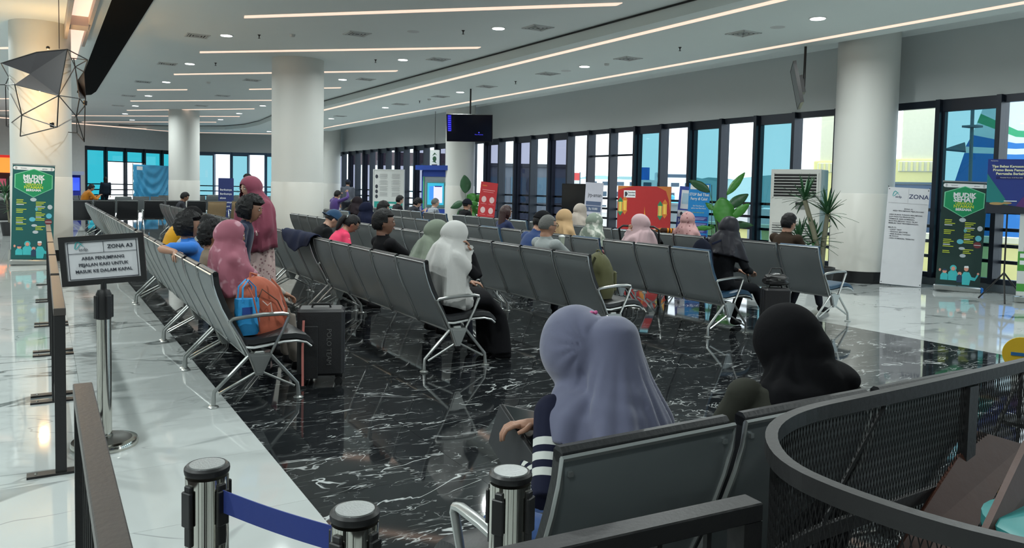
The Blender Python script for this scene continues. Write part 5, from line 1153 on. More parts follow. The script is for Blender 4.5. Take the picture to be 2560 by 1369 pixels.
def rollup_mudik(p, yaw, w_, h_, bgm, label, grn, glow):
    t = thing('rollup_banner', label, 'banner', p, yaw); t.rotation_euler = (math.radians(-1), math.radians(1.6), yaw)
    z0 = .10; H = h_-z0; sheet(t, w_, H, z0, bgm); sx = w_/.62
    MB().box((0, .03, .045), (w_+.04, .16, .085), bev=.015).build('base_cassette', ALU, t, True); MB().box((w_/2+.035, .03, .045), (.03, .165, .09), bev=.01).build('end_cap', flat('cap_blue', (20, 110, 200)), t, True)
    MB().box((0, 0, h_+.005), (w_+.01, .014, .022)).build('top_bar', ALU, t); MB().tube([(0, .03, .08), (0, .02, h_)], .008, 8).build('pole', BLKM, t)
    T = lambda z: z0+H*z
    deco(t, [('r', 0, T(.965), w_*.88, H*.038), ('c', -w_*.44, T(.965), H*.019, H*.019), ('c', w_*.44, T(.965), H*.019, H*.019)], WT, 'logo_strip', -.0035)
    text('kemenkes', -w_*.24, T(.965), .022, GREYT, t, -.0055); text('germas', w_*.26, T(.965), .026, GREYT, t, -.0055)
    hx = [(0, .955), (.43, .895), (.43, .76), (0, .665), (-.43, .76), (-.43, .895)]
    deco(t, [('p', [(x*w_*1.03, T(z*1.0)) for x, z in [(0, .962), (.44, .899), (.44, .757), (0, .658), (-.44, .757), (-.44, .899)]])], flat('hexagon_rim', (120, 200, 160)), 'hexagon_rim', -.004)
    deco(t, [('p', [(x*w_, T(z)) for x, z in hx])], grn, 'hexagon', -.0055)
    text('MUDIK', 0, T(.872), .100*sx, WT, t, -.0075, bold=.004); text('SEHAT', 0, T(.829), .100*sx, WT, t, -.0075, bold=.004)
    text('LEBARAN', 0, T(.794), .056*sx, YL, t, -.0075, bold=.001); text('NYAMAN', 0, T(.764), .066*sx, YL, t, -.0075, bold=.002); text('BERSAMA', 0, T(.734), .052*sx, WT, t, -.0075, bold=.002)
    rows_ = []; rw = []
    for (x, z, n) in ((-.30, .63, 4), (-.30, .53, 3), (-.30, .44, 5), (-.30, .33, 2), (.16, .61, 6), (.16, .50, 6), (.16, .35, 3)):
        for k in range(n): l_ = .17+.05*math.sin(k*2+x*9+z*20); (rows_ if k % 4 != 3 else rw).append(('r', (x+l_/2-.09)*w_, T(z-.0165*k), l_*w_*1.1, H*.0075))
    deco(t, rows_, YL, 'small_print')['kind'] = 'stuff'; deco(t, rw, WT, 'small_print_white')['kind'] = 'stuff'
    deco(t, [('c', .0, T(.635), .075*w_, .020*H), ('c', .40*w_, T(.56), .06*w_, .025*H), ('c', .02, T(.36), .07*w_, .014*H), ('c', .04, T(.29), .07*w_, .017*H)], flat('icon_grey', (180, 190, 195)), 'icons')
    deco(t, [('c', -.01, T(.425), .075*w_, .024*H), ('c', .38*w_, T(.465), .07*w_, .028*H), ('c', .08*w_, T(.535), .035*w_, .02*H)], flat('icon_cyan', (90, 180, 200)), 'icons')
    deco(t, [('c', .37*w_, T(.40), .09*w_, .03*H)], flat('icon_maroon', (110, 45, 50)), 'icon'); deco(t, [('r', .37*w_, T(.40), .15*w_, .005*H)], WT, 'icon_bar', -.006)
    fam = flat('figure_teal', glow); sk_ = flat('figure_skin', (214, 150, 130)); dk_ = flat('figure_dark', (30, 60, 90))
    deco(t, [('p', [(-.40*w_, T(.045)), (-.40*w_, T(.09)), (-.36*w_, T(.115)), (-.27*w_, T(.115)), (-.22*w_, T(.09)), (-.22*w_, T(.045))]), ('p', [(-.24*w_, T(.045)), (-.23*w_, T(.12)), (-.17*w_, T(.145)), (-.06*w_, T(.145)), (0, T(.11)), (0, T(.045))]), ('p', [(.10*w_, T(.01)), (.08*w_, T(.10)), (.12*w_, T(.135)), (.24*w_, T(.135)), (.30*w_, T(.09)), (.38*w_, T(.085)), (.42*w_, T(.12)), (.45*w_, T(.11)), (.38*w_, T(.055)), (.28*w_, T(.06)), (.26*w_, T(.01))]), ('c', -.12*w_, T(.165), .075*w_, .03*H)], fam, 'printed_family', -.004)
    deco(t, [('c', -.31*w_, T(.13), .05*w_, .02*H), ('c', -.12*w_, T(.16), .045*w_, .02*H), ('c', .03*w_, T(.115), .045*w_, .018*H), ('c', .17*w_, T(.165), .05*w_, .022*H), ('c', .44*w_, T(.125), .025*w_, .012*H), ('c', -.42*w_, T(.14), .025*w_, .014*H)], sk_, 'printed_faces', -.0055)
    deco(t, [('p', [(-.03*w_, T(.03)), (-.03*w_, T(.09)), (.03*w_, T(.11)), (.09*w_, T(.09)), (.09*w_, T(.03))]), ('p', [(-.36*w_, T(.135)), (-.33*w_, T(.152)), (-.28*w_, T(.15)), (-.265*w_, T(.135))])], dk_, 'printed_clothes', -.006)
    deco(t, [('p', [(.12*w_, T(.175)), (.125*w_, T(.192)), (.21*w_, T(.195)), (.225*w_, T(.175))])], WT, 'printed_cap', -.007); return t
GRN = flat('hexagon_green', (20, 140, 90))
p = at(80, 662, Z=0); rollup_mudik((p.x, p.y-.0, 0), math.atan2(-p.x, p.y)-.06, .62, 1.72, flat('banner_teal', (6, 84, 84)), 'teal roll-up banner reading MUDIK SEHAT beside the glowing column at left', GRN, (60, 180, 185))
rollup_mudik((12.45, 6.82, 0), -PI/2+.62, .62, 1.74, flat('banner_dark_green', (14, 48, 44)), 'dark green roll-up banner reading MUDIK SEHAT before the right window', GRN, (86, 150, 140))
# white zone banner
t = thing('zone_banner', 'white banner reading ZONA with text, leaning on the right column', 'banner', (12.2, 7.62, 0), -PI/2+.62); t.rotation_euler[0] = math.radians(-3); t.rotation_euler[1] = math.radians(2.5)
sheet(t, .62, 1.62, .02, PAPER); asdp_logo(t, -.18, 1.51, .085); text('ZONA', .155, 1.495, .10, NAVYT, t, bold=.001)
deco(t, [('r', 0, 1.38, .58, .004), ('r', 0, 1.51, .003, .24)], flat('rule_grey', (150, 150, 155)), 'ruled_lines')
for i, s_ in enumerate(['ZONA A2', 'AREA PENUMPANG PEJALAN KAKI']): text(s_, .02, 1.285-.035*i, .030, INK, t, bold=.0004)
for i, s_ in enumerate(['AREA RUANG TUNGGU PENUMPANG', 'DAN FASILITAS PENDUKUNG,', 'TERMASUK AREA KOMERSIAL,', 'BAGI PENUMPANG YANG TELAH', 'MEMILIKI TIKET PENYEBERANGAN.', '', 'MELIPUTI:', '  - LOKET TIKET', '  - VENDING MACHINE', '  - AREA RUANG TUNGGU', '  - MUSHOLA', '  - AREA KOMERSIAL TERBATAS']):
    if s_: text(s_, -.26, 1.185-.036*i, .029, INK, t, align='LEFT', bold=.0004)
for x in (-.29, .29):
    for z in (.05, 1.61): MB().lathe([(.008, -.003), (.008, .003)], 10, T=Matrix.Translation((x, -.004, z)) @ Matrix.Rotation(PI/2, 4, 'X')).build('eyelet', BLKP, t)
MB().tube([(-.31, .03, 0), (.31, .01, 1.66)], .006, 6).build('cross_pole', BLKM, t); MB().tube([(.31, .03, 0), (-.31, .01, 1.66)], .006, 6).build('cross_pole', BLKM, t)
# poster on a tripod, right edge
t = thing('poster_stand', 'blue and green poster on a black tripod at the right edge', 'poster', (11.9, 5.85, 0), -PI/2+.65)
sheet(t, .56, .78, 1.28, flat('poster_blue', (30, 52, 130)), 'poster'); deco(t, [('p', [(-.28, 1.28), (.05, 1.28), (-.05, 1.5), (-.28, 1.85)])], flat('poster_green', (20, 120, 120)), 'green_area'); deco(t, [('p', [(-.28, 1.28), (.28, 1.28), (.28, 1.36), (-.28, 1.44)])], flat('poster_dark', (28, 34, 46)), 'dark_area', -.0055)
deco(t, [('p', [(.02, 1.28), (.28, 1.28), (.28, 1.62), (.16, 1.5)])], flat('poster_purple', (84, 40, 110)), 'purple_area', -.005)
for i, s_ in enumerate(['Tips Bebas Kegosongan', 'Promo Bawa Pemudik', 'Pengusaha Berkah']): text(s_, .0, 1.955-.052*i, .048, flat('poster_cream', (220, 220, 190)), t, -.006, bold=.002)
text('Pertamina', -.2, 2.035, .022, WT, t, -.006); deco(t, [('r', .02, 1.795, .38, .035)], flat('poster_navy', (20, 24, 90)), 'date_pill', -.006); text('Pembelian Resmi, 12-30 Maret 2024', .02, 1.795, .019, WT, t, -.008)
deco(t, [('c', -.15, 1.42, .09, .02), ('c', -.02, 1.43, .06, .015)], flat('poster_tan', (170, 140, 90)), 'boats', -.0065)
deco(t, [('r', .02, 1.46, .16, .012), ], WT, 'plinth', -.007)
MB().tube([(0, .03, .25), (0, .03, 1.95)], .011, 8).build('pole', BLKM, t, True)
for a in (0, 2.1, 4.2): MB().tube([(0, .03, .42), (.34*math.cos(a+.4), .03+.34*math.sin(a+.4), .01)], .012, 8).build('leg', BLKM, t, True)
# partly visible app banner at the very right edge
t = thing('rollup_banner', 'white and green roll-up banner of app icons cut by the right edge', 'banner', (12.2, 5.50, 0), -PI/2+.62); sheet(t, .6, 1.66, .10, flat('banner_grey_white', (205, 210, 208))); MB().box((0, .03, .045), (.64, .14, .08), bev=.012).build('base_cassette', ALU, t, True)
deco(t, [('r', 0, .22, .6, .11), ('r', 0, .60, .6, .28)], flat('app_green', (70, 150, 60)), 'green_band')
ib = MB()
for i in range(6): ib.tube([(-.23, -.004, 1.45-.13*i), (-.17, -.004, 1.45-.13*i), (-.17, -.004, 1.39-.13*i), (-.23, -.004, 1.39-.13*i)], .004, 4, closed=True)
ib.build('icon_outlines', GREYT, t)['kind'] = 'stuff'
deco(t, [('r', -.2, .68, .15, .06), ('r', -.2, .58, .15, .06)], WT, 'store_badges', -.006); text('Tersedia di', -.17, .50, .03, INK, t)
text('Informasi', .05, 1.62, .05, GREYT, t)
# blue STOP banner and its neighbour
t = thing('rollup_banner', 'bright blue banner beginning with STOP beside the big-leaf plant', 'banner', (11.95, 12.1, 0), -PI/2+.65); t.scale.x = .74; t.rotation_euler[1] = math.radians(1.5)
sheet(t, .60, 1.62, .06, flat('stop_blue', (22, 130, 200))); deco(t, [('r', 0, .16, .6, .20)], flat('stop_teal', (30, 180, 190)), 'teal_foot'); deco(t, [('r', 0, 1.60, .52, .10)], WT, 'logo_strip')
for i, s_ in enumerate(['STOP Beli Tiket', 'Ferry di Calo!']): text(s_, 0, 1.44-.09*i, .085, WT, t, bold=.0015)
for i, s_ in enumerate(['Beli Tiket Resmi di', 'aplikasi atau Mitra Resmi']): text(s_, 0, 1.20-.05*i, .042, WT, t)
text('Pastikan selalu cetak tiket', 0, 1.06, .032, YL, t)
for i in range(5): deco(t, [('r', .02, .93-.13*i, .50, .095), ('c', -.25, .93-.13*i, .045, .045)], flat('stop_navy', (44, 56, 140)), 'info_pill'); deco(t, [('r', .04, .95-.13*i, .40, .008), ('r', .02, .93-.13*i, .36, .008), ('r', .0, .91-.13*i, .34, .008)], flat('info_text', (170, 180, 220)), 'info_text', -.006)['kind'] = 'stuff'
MB().tube([(.32, .06, 1.66), (.42, .25, .02)], .008, 6).build('rear_leg', BLKM, t); MB().tube([(-.3, .06, 1.66), (-.3, .3, .02)], .008, 6).build('rear_leg', BLKM, t)
t = thing('rollup_banner', 'navy banner with a printed phone leaning behind the bright blue banner', 'banner', (12.3, 12.85, 0), -PI/2+.7); t.scale.x = .74; t.rotation_euler[1] = math.radians(4)
sheet(t, .60, 1.55, .06, flat('phone_banner_navy', (60, 78, 160))); deco(t, [('r', -.10, 1.32, .26, .42)], WT, 'printed_phone'); deco(t, [('r', -.10, 1.34, .20, .24)], flat('phone_screen', (170, 200, 215)), 'printed_screen', -.0055); deco(t, [('r', -.05, 1.00, .48, .15)], WT, 'logo_box')
deco(t, [('c', -.18, 1.0, .04, .04), ('c', .12, 1.0, .04, .04)], INK, 'logo_dots', -.0055)
for i, s_ in enumerate(['HARAP ISI', 'DATA', 'KENDARAAN']): text(s_, -.26, .84-.13*i, .13, WT, t, align='LEFT', bold=.003)
MB().tube([(0, .05, 1.5), (0, .35, .02)], .01, 6).build('rear_leg', BLKM, t)
# red festive board
t = thing('photo_board', 'big red festive backdrop board with printed mosque tower and lanterns', 'board', (11.55, 13.35, 0), -PI/2+.55); t.scale.x = .76
BW, BZ0, BZ1 = 1.62, .06, 1.60; sheet(t, BW, BZ1-BZ0, BZ0, flat('board_red', (168, 34, 36)), th=.03); y_ = -.017
deco(t, [('p', [(-.81, 1.60), (-.30, 1.60), (-.62, 1.55), (-.81, 1.50)]), ('p', [(.81, 1.60), (.38, 1.60), (.66, 1.50)]), ('p', [(.81, 1.60), (.66, 1.50), (.75, 1.30), (.81, 1.0)])], flat('board_gold', (186, 110, 50)), 'gold_corner', y_)
deco(t, [('r', -.44, 1.42, .36, .16)], WT, 'logo_box', y_); deco(t, [('p', [(-.59, 1.47), (-.53, 1.47), (-.50, 1.42), (-.53, 1.37), (-.59, 1.37)])], INK, 'logo_mark', y_-.002); text('Danantara', -.385, 1.455, .055, INK, t, y_-.002, bold=.001); text('Indonesia', -.385, 1.395, .055, INK, t, y_-.002, bold=.001)
for cx, m2, zz in ((-.72, (24, 130, 90), 1.15), (-.58, (206, 120, 44), 1.18), (.50, (24, 130, 90), 1.08), (.64, (206, 120, 44), 1.12)):
    deco(t, [('p', [(cx-.07, zz+.12), (cx, zz+.2), (cx+.07, zz+.12)]), ('p', [(cx-.06, zz-.16), (cx+.06, zz-.16), (cx, zz-.23)]), ('r', cx, zz+.10, .15, .03), ('r', cx, zz-.14, .15, .03)], flat('lantern_%d' % m2[0], m2), 'printed_lantern', y_); deco(t, [('r', cx, zz-.02, .12, .22)], flat('lantern_glow', (236, 200, 90)), 'lantern_pane', y_-.001)
    deco(t, [('r', cx-.035, zz-.02, .012, .22), ('r', cx+.035, zz-.02, .012, .22)], flat('lantern_%d' % m2[0], m2), 'lantern_rib', y_-.003)
deco(t, [('r', .04, .42, .20, .62)], flat('tower_pink', (214, 176, 170)), 'printed_tower', y_); deco(t, [('r', .04, .75, .22, .03), ('r', .04, .48, .22, .02), ('r', .04, .28, .22, .02)], flat('tower_line', (120, 60, 60)), 'tower_bands', y_-.002)
deco(t, [('p', [(-.06, .77), (-.05, .85), (.02, .93), (.03, 1.15), (.05, 1.0), (.10, .90), (.14, .77)])], flat('tower_gold', (214, 140, 50)), 'printed_dome', y_-.003)
lf = []
for i in range(11):
    a = PI*(.05+.9*i/10); cx, cz = .55, .18; r_ = .30+.05*(i % 2); lf.append(('p', [(cx, cz), (cx+r_*.55*math.cos(a)-.05*math.sin(a), cz+r_*.6*math.sin(a)+.05*math.cos(a)), (cx+r_*math.cos(a), cz+r_*math.sin(a)*.9), (cx+r_*.55*math.cos(a)+.05*math.sin(a), cz+r_*.6*math.sin(a)-.05*math.cos(a))]))
for i, l_ in enumerate(lf): deco(t, [l_], flat('leaf_print_%d' % (i % 2), (70, 150, 100) if i % 2 else (110, 185, 140)), 'printed_leaf', y_-.001*(i % 3))
deco(t, [('c', -.70, .42, .07, .13), ('c', -.62, .28, .05, .10)], flat('leaf_print_1', (70, 150, 100)), 'printed_leaf', y_); deco(t, [('p', [(.22, .06), (.22, .28), (.28, .34), (.34, .28), (.34, .06)])], WT, 'printed_fence', y_)
for x in (-.6, .6): MB().tube([(x, .03, 1.3), (x, .45, .01)], .015, 6).build('rear_leg', BLKM, t)
# jrp banner, black screen
t = thing('rollup_banner', 'white and blue roll-up banner between the black screen and the red board', 'banner', (12.05, 15.95, 0), -PI/2+.6); t.scale.x = .72; t.rotation_euler[1] = math.radians(2.5)
sheet(t, .66, 1.62, .06, flat('jrp_white', (205, 205, 218))); text('jrp-aman', .03, 1.36, .14, GREYT, t, bold=.002); deco(t, [('r', 0, 1.15, .56, .10), ('r', 0, 1.01, .56, .15), ('r', 0, .55, .56, .60)], flat('jrp_blue', (88, 104, 136)), 'blue_block'); text('Rp 10.000', 0, 1.01, .08, WT, t, -.006, bold=.001)
deco(t, [('r', 0, .80-.05*i, .48-.05*(i % 3), .008) for i in range(10)], flat('info_text2', (180, 186, 205)), 'small_print', -.006)['kind'] = 'stuff'; MB().box((0, .02, .03), (.7, .12, .06)).build('base_cassette', ALU, t)
t = thing('television', 'switched-off black screen on a floor stand left of the white-blue banner', 'screen', (12.3, 17.0, 0), -PI/2+.5)
MB().box((0, 0, 1.18), (.78, .05, .92), bev=.008).build('screen', mat('black_screen', (.008, .008, .009), .12), t); frame_box(.80, .94, .012, .054, BLKP, t, 'bezel').location = (0, -.001, 1.18); MB().box((0, .02, .38), (.10, .05, .74)).build('post', BLKM, t); MB().box((0, 0, .015), (.6, .4, .03)).build('base', BLKM, t)
# red poster
t = thing('rollup_banner', 'narrow red banner of icons beside the big-leaf plant at the middle windows', 'banner', (12.0, 21.5, 0), -PI/2+.6); t.rotation_euler[1] = math.radians(6)
sheet(t, .60, 1.62, .05, flat('red_banner', (186, 44, 50))); deco(t, [('c', x, z, .085, .10) for x in (-.13, .15) for z in (1.12, .78, .44)], flat('red_banner_icon', (222, 190, 190)), 'printed_icon')
deco(t, [('r', 0, 1.42, .44, .02), ('r', 0, 1.36, .36, .015)]+[('r', x, z-.14, .2, .01) for x in (-.13, .15) for z in (1.12, .78, .44)], flat('red_banner_text', (224, 150, 150)), 'small_print')['kind'] = 'stuff'; text('POSKO', -.15, 1.55, .05, flat('red_banner_gold', (236, 170, 70)), t); MB().tube([(0, .03, 1.5), (0, .35, .01)], .01, 6).build('rear_leg', BLKM, t)
# information board with POSKO panel
t = thing('notice_board', 'tall white information board with a teal POSKO panel at the back windows', 'board', (11.9, 29.2, 0), -PI/2+.75)
MB().box((0, 0, 1.13), (1.30, .05, 1.98)).build('board', flat('board_cream', (206, 208, 206)), t); frame_box(1.36, 2.02, .04, .07, WHITEP, t).location = (0, 0, 1.13)
deco(t, [('r', 0, .52, 1.24, .66)], flat('posko_teal', (36, 150, 140)), 'teal_panel', -.027); text('POSKO', .0, .50, .26, WT, t, -.03, bold=.006); deco(t, [('r', 0, .72, .5, .10), ('c', -.25, .72, .05, .05), ('c', .25, .72, .05, .05)], WT, 'logo_pill', -.029)
deco(t, [('r', x, 1.98-.035*i, .34+.06*math.sin(i*3), .010) for i in range(27) for x in (-.22, .32) if i % 7], flat('notice_text', (130, 130, 132)), 'small_print', -.027)['kind'] = 'stuff'; deco(t, [('c', -.52, z, .06, .08) for z in (1.85, 1.45, 1.25, 1.05)], INK, 'printed_icon', -.027)
for x in (-.6, .6): MB().box((x, .05, .07), (.06, .4, .14)).build('foot', WHITEP, t)
# blue kiosk
t = thing('information_kiosk', 'blue and grey information kiosk with a lit screen before the middle column', 'kiosk', (11.5, 24.0, 0), -PI/2+.72)
KB = flat('kiosk_blue', (24, 62, 150)); KG = flat('kiosk_grey', (140, 152, 160)); MB().box((0, .30, 1.02), (1.02, .58, 2.04)).build('cabinet', KG, t); MB().box((-.06, .25, 2.13), (1.30, .80, .16)).build('canopy', KB, t)
MB().box((-.50, -.0, 1.05), (.05, .03, 1.95)).build('side_trim', KB, t); MB().box((0, 0, 1.94), (1.02, .03, .22)).build('header', KB, t); MB().box((0, 0, .62), (1.02, .03, .22)).build('blue_band', KB, t)
for x in (-.455, .455): MB().box((x, -.004, 1.28), (.04, .03, 1.10)).build('green_trim', flat('kiosk_green', (70, 170, 120)), t)
MB().box((0, -.01, 1.22), (.70, .04, .86), bev=.01).build('bezel', flat('kiosk_bezel', (70, 120, 120)), t)
scr = MB().box((0, -.033, 1.24), (.60, .008, .74)).build('screen', mat('lit_screen_cyan', srgb(50, 160, 190), .3, emit=srgb(50, 160, 190), es=.7), t)
q = deco(t, [('r', .08, 1.22, .34, .56)], mat('lit_screen_lilac', srgb(205, 200, 235), .3, emit=srgb(205, 200, 235), es=.75), 'screen_window', -.038); deco(t, [('r', -.15, 1.27, .16, .46)], mat('lit_screen_blue', srgb(60, 130, 220), .3, emit=srgb(60, 130, 220), es=.7), 'screen_picture', -.0385); deco(t, [('r', .10, 1.50, .26, .035)], mat('lit_screen_navy', srgb(20, 30, 110), .3, emit=srgb(20, 30, 110), es=.5), 'screen_title', -.040)
MB().box((0, .02, .24), (.9, .02, .44)).build('lower_door', WHITEP, t)
# hanging sign
t = thing('hanging_sign', 'white hanging sign with green leaves and lettering above the blue kiosk', 'sign', at(1087, 397, D=27.0), -PI/2+.8)
MB().box((0, 0, 0), (.34, .06, .62)).build('box', flat('sign_white', (224, 230, 226)), t); deco(t, [('p', [(-.09, .10), (0, .22), (.10, .12), (.02, .16)]), ('c', 0, .0, .07, .09), ('p', [(-.1, -.10), (.02, -.06), (.08, -.16), (0, -.12)])], flat('sign_leaf', (30, 80, 50)), 'printed_leaf', -.032); deco(t, [('r', 0, -.23, .2, .08)], INK, 'printed_label', -.032); MB().tube([(0, 0, .31), (0, 0, 1.9)], .008, 6).build('cable', BLKM, t)
# ceiling monitors
def monitor(p, rot, zc, label, lit):
    t = thing('ceiling_monitor', label, 'monitor', p, 0); t.rotation_euler = (0, 0, rot)
    s_ = bpy.data.objects.new('display', None); C.objects.link(s_); s_.parent = t; s_.rotation_euler = (math.radians(12), math.radians(0), 0)
    MB().box((0, 0, 0), (1.20, .05, .70), bev=.008).build('panel', mat('monitor_black', (.006, .007, .016), .12), s_); frame_box(1.22, .72, .016, .056, BLKP, s_, 'bezel')
    MB().box((0, .07, 0), (.4, .09, .3)).build('bracket', BLKM, s_)
    if lit:
        e = mat('monitor_blue_glow', srgb(70, 70, 235), .4, emit=srgb(70, 70, 235), es=1.2); e2 = mat('monitor_blue_dim', srgb(24, 20, 150), .4, emit=srgb(24, 20, 150), es=.9)
        deco(s_, [('r', -.53, .13, .10, .42)], e2, 'menu_band', -.0265); deco(s_, [('r', -.53, .31-.055*i, .07, .016) for i in range(8)], e, 'menu_lines', -.028)['kind'] = 'stuff'
        deco(s_, [('c', .25, -.11, .016, .016)], e, 'menu_dot', -.028); text('Menu Pencarian', .25, -.165, .035, e, s_, -.028)
    MB().tube([(0, .12, -.05), (0, .12, (4.12 if not lit else 4.3)-p.z)], .022, 8).build('pole', BLKM, t, True)
    return t
pm = at(1174, 320, D=20.5); monitor(pm, math.atan2(-pm.x, pm.y)-.10, 0, 'black ceiling-hung monitor with small blue text before the middle column', True)
q_ = at(2000, 118, Z=4.1); dd_ = (q_-Vector((0, 0, CAMZ))).dot(fw); pm = at(1992, 215, D=dd_); m2 = monitor(pm, -math.atan2(pm.x, pm.y)-PI/2+.04, 0, 'black ceiling-hung monitor seen edge-on left of the right column', False)
# air conditioner --------------------------------------------------
t = thing('air_conditioner', 'tall white floor-standing air conditioner beside the right column', 'air conditioner', (12.1, 9.72, 0), -PI/2+.40)
ACW = flat('ac_white', (205, 206, 202)); MB().box((0, .26, .98), (.92, .52, 1.96), bev=.012).build('cabinet', ACW, t); MB().box((0, -.004, 1.66), (.78, .02, .42)).build('outlet_recess', BLKP, t)
for i in range(7): MB().box((0, -.02, 1.49+.055*i), (.78, .03, .012)).build('outlet_louvre', ACW, t)
for x in (-.405, .405): MB().box((x, -.014, 1.66), (.03, .03, .46)).build('outlet_frame', ACW, t)
MB().box((0, -.008, .55), (.80, .012, .78)).build('intake_recess', flat('ac_grey', (110, 112, 112)), t)
for i in range(17): MB().box((0, -.018, .20+.045*i), (.80, .02, .020)).build('intake_slat', ACW, t)
MB().box((.12, -.012, 1.32), (.20, .014, .05)).build('control_panel', BLKP, t); MB().box((.12, -.016, 1.25), (.20, .008, .06)).build('label_plate', flat('ac_label', (120, 122, 120)), t)
# plants -----------------------------------------------------------
LEAF = mat('leaf_green', (.04, .20, .025), .4, scale=4, var=.25); LEAF2 = mat('leaf_dark', (.02, .085, .03), .45, scale=4, var=.25); STEM = mat('stem_green', (.06, .14, .04), .5); TRUNK = mat('plant_trunk', (.20, .19, .13), .8, bump=.4)
def bigleaf(par, base, tip, wd, m, droop=.1, seed=0):
    base = Vector(base); tip = Vector(tip); d = tip-base; L = d.length; d.normalize(); s_ = d.cross(Vector((.25*math.sin(seed*1.7), 1, .25*math.cos(seed)))).normalized(); up = s_.cross(d); b = MB(); n_ = 10; rows_ = []
    for i in range(n_+1):
        t_ = i/n_; c = base+d*L*t_-Vector((0, 0, droop*L*t_*t_)); w_ = wd*math.sin(PI*min(1, t_*.96+.02))**.75*(1-.25*t_); rows_.append([c+s_*(w_*k)+up*(abs(k)*w_*.35+.01*math.sin(t_*20+k*3)) for k in (-1, -.5, 0, .5, 1)])
    b.add([p for r in rows_ for p in r], [(i*5+k, i*5+k+1, (i+1)*5+k+1, (i+1)*5+k) for i in range(n_) for k in range(4)])
    o = b.build('leaf', m, par, True); o.modifiers.new('t', 'SOLIDIFY').thickness = .004; return o
def pot(t, r, h): MB().lathe([(r*.75, 0), (r, h*.95), (r, h), (r*.88, h), (r*.86, h*.9)], 28).build('pot', mat('plant_pot_black', (.02, .02, .022), .4), t, True)
def leafplant(name, label, loc, leaves, yaw=0):
    t = thing(name, label, 'plant', loc, yaw); pot(t, .2, .34)
    for i, (bx, bz, tx_, tz, wd, dy) in enumerate(leaves):
        MB().tube([(0, 0, .3), (bx*.35, dy*.2, .3+(bz-.3)*.55), (bx, dy*.5, bz)], [.012, .010, .006], 8).build('stem', STEM, t, True); bigleaf(t, (bx, dy*.5, bz), (tx_, dy, tz), wd, LEAF if i % 3 else LEAF2, .05, i)
    return t
yw_ = -math.atan2(11.3, 10.6)
leafplant('big_leaf_plant', 'potted plant with large bright green leaves before the windows, between the fourth and fifth rows', (11.25, 10.75, 0), [(-.22, 1.50, -.62, 1.74, .10, .05), (.10, 1.45, .42, 1.92, .085, .1), (.0, 1.40, .12, .86, .23, -.15), (.12, 1.20, .50, 1.50, .12, .2), (.18, 1.00, .52, 1.32, .10, -.1), (-.15, 1.15, -.30, 1.30, .06, .2), (.1, .85, .62, .90, .09, .2), (-.15, .80, -.50, .80, .06, -.1), (-.2, .82, -.10, .84, .05, .2)], yw_)
leafplant('big_leaf_plant', 'potted plant with broad glossy green leaves beside the blue kiosk', (11.9, 22.6, 0), [(.0, 1.30, -.05, 1.92, .22, .0), (.08, 1.25, .32, .95, .26, -.1), (.2, 1.1, .62, 1.20, .14, .1), (-.1, 1.0, -.55, .82, .14, .1), (.15, .8, .60, .72, .16, .2), (.1, .7, .45, .45, .14, -.2), (-.1, .75, -.35, .5, .12, .2), (.15, .9, .52, 1.0, .12, -.2)], yw_)
def spiky(t, c, r, n_, m, seed, up=.5):
    rnd = random.Random(seed); 
    for i in range(n_):
        a = 2*PI*i/n_+rnd.random()*.4; e = up*(rnd.random()*2-.55); L = r*(.75+.4*rnd.random()); b = MB(); s_ = Vector((-math.sin(a), math.cos(a), 0)); pts = []
        for k in range(6):
            q = k/5; w_ = .027*(1-q)**.6*(.6+q if q < .3 else 1)+.001; p_ = Vector(c)+Vector((math.cos(a)*L*q*math.cos(e), math.sin(a)*L*q*math.cos(e), L*q*math.sin(e)+.06*q-.20*L*q*q)); pts.append([p_-s_*w_, p_+Vector((0, 0, -.005)), p_+s_*w_])
        b.add([p_ for r_ in pts for p_ in r_], [(k*3+j, k*3+j+1, k*3+j+4, k*3+j+3) for k in range(5) for j in range(2)]); b.build('leaf', m, t)
t = thing('dracaena_plant', 'potted dracaena with spiky leaf tufts before the air conditioner', 'plant', (10.85, 8.15, 0)); pot(t, .22, .32)
for (x, y, z, r, s_) in ((-.26, .16, 1.40, .46, 1), (.06, -.04, 1.18, .46, 2), (-.05, .12, .72, .44, 3), (-.3, .2, .75, .42, 4)):
    MB().tube([(0, 0, .28), (x*.4, y*.4, .28+(z-.28)*.5), (x, y, z)], [.05, .042, .035] if z > 1 else [.03, .025, .02], 10).build('trunk', TRUNK, t, True); spiky(t, (x, y, z), r, 36, LEAF2, s_, 1.0)
for (px, py, D, lab, s_) in ((22, 475, 20, 'potted spiky palm behind the teal banner at left', 5), (630, 475, 24, 'potted palm beside the standing man in black before the far windows', 6), (1645, 360, 0, '', 0)):
    if not D: continue
    p = at(px, py, D=D); t = thing('potted_palm', lab, 'plant', (p.x, p.y, 0)); pot(t, .2, .35); zt = p.z
    for k in range(3): MB().tube([(0, 0, .3), (.1*math.cos(k*2), .1*math.sin(k*2), zt*.6+.2*k)], .02, 8).build('trunk', TRUNK, t); spiky(t, (.1*math.cos(k*2), .1*math.sin(k*2), zt*.6+.2*k), .55, 18, LEAF2 if s_ == 5 else LEAF, s_*3+k, .8)
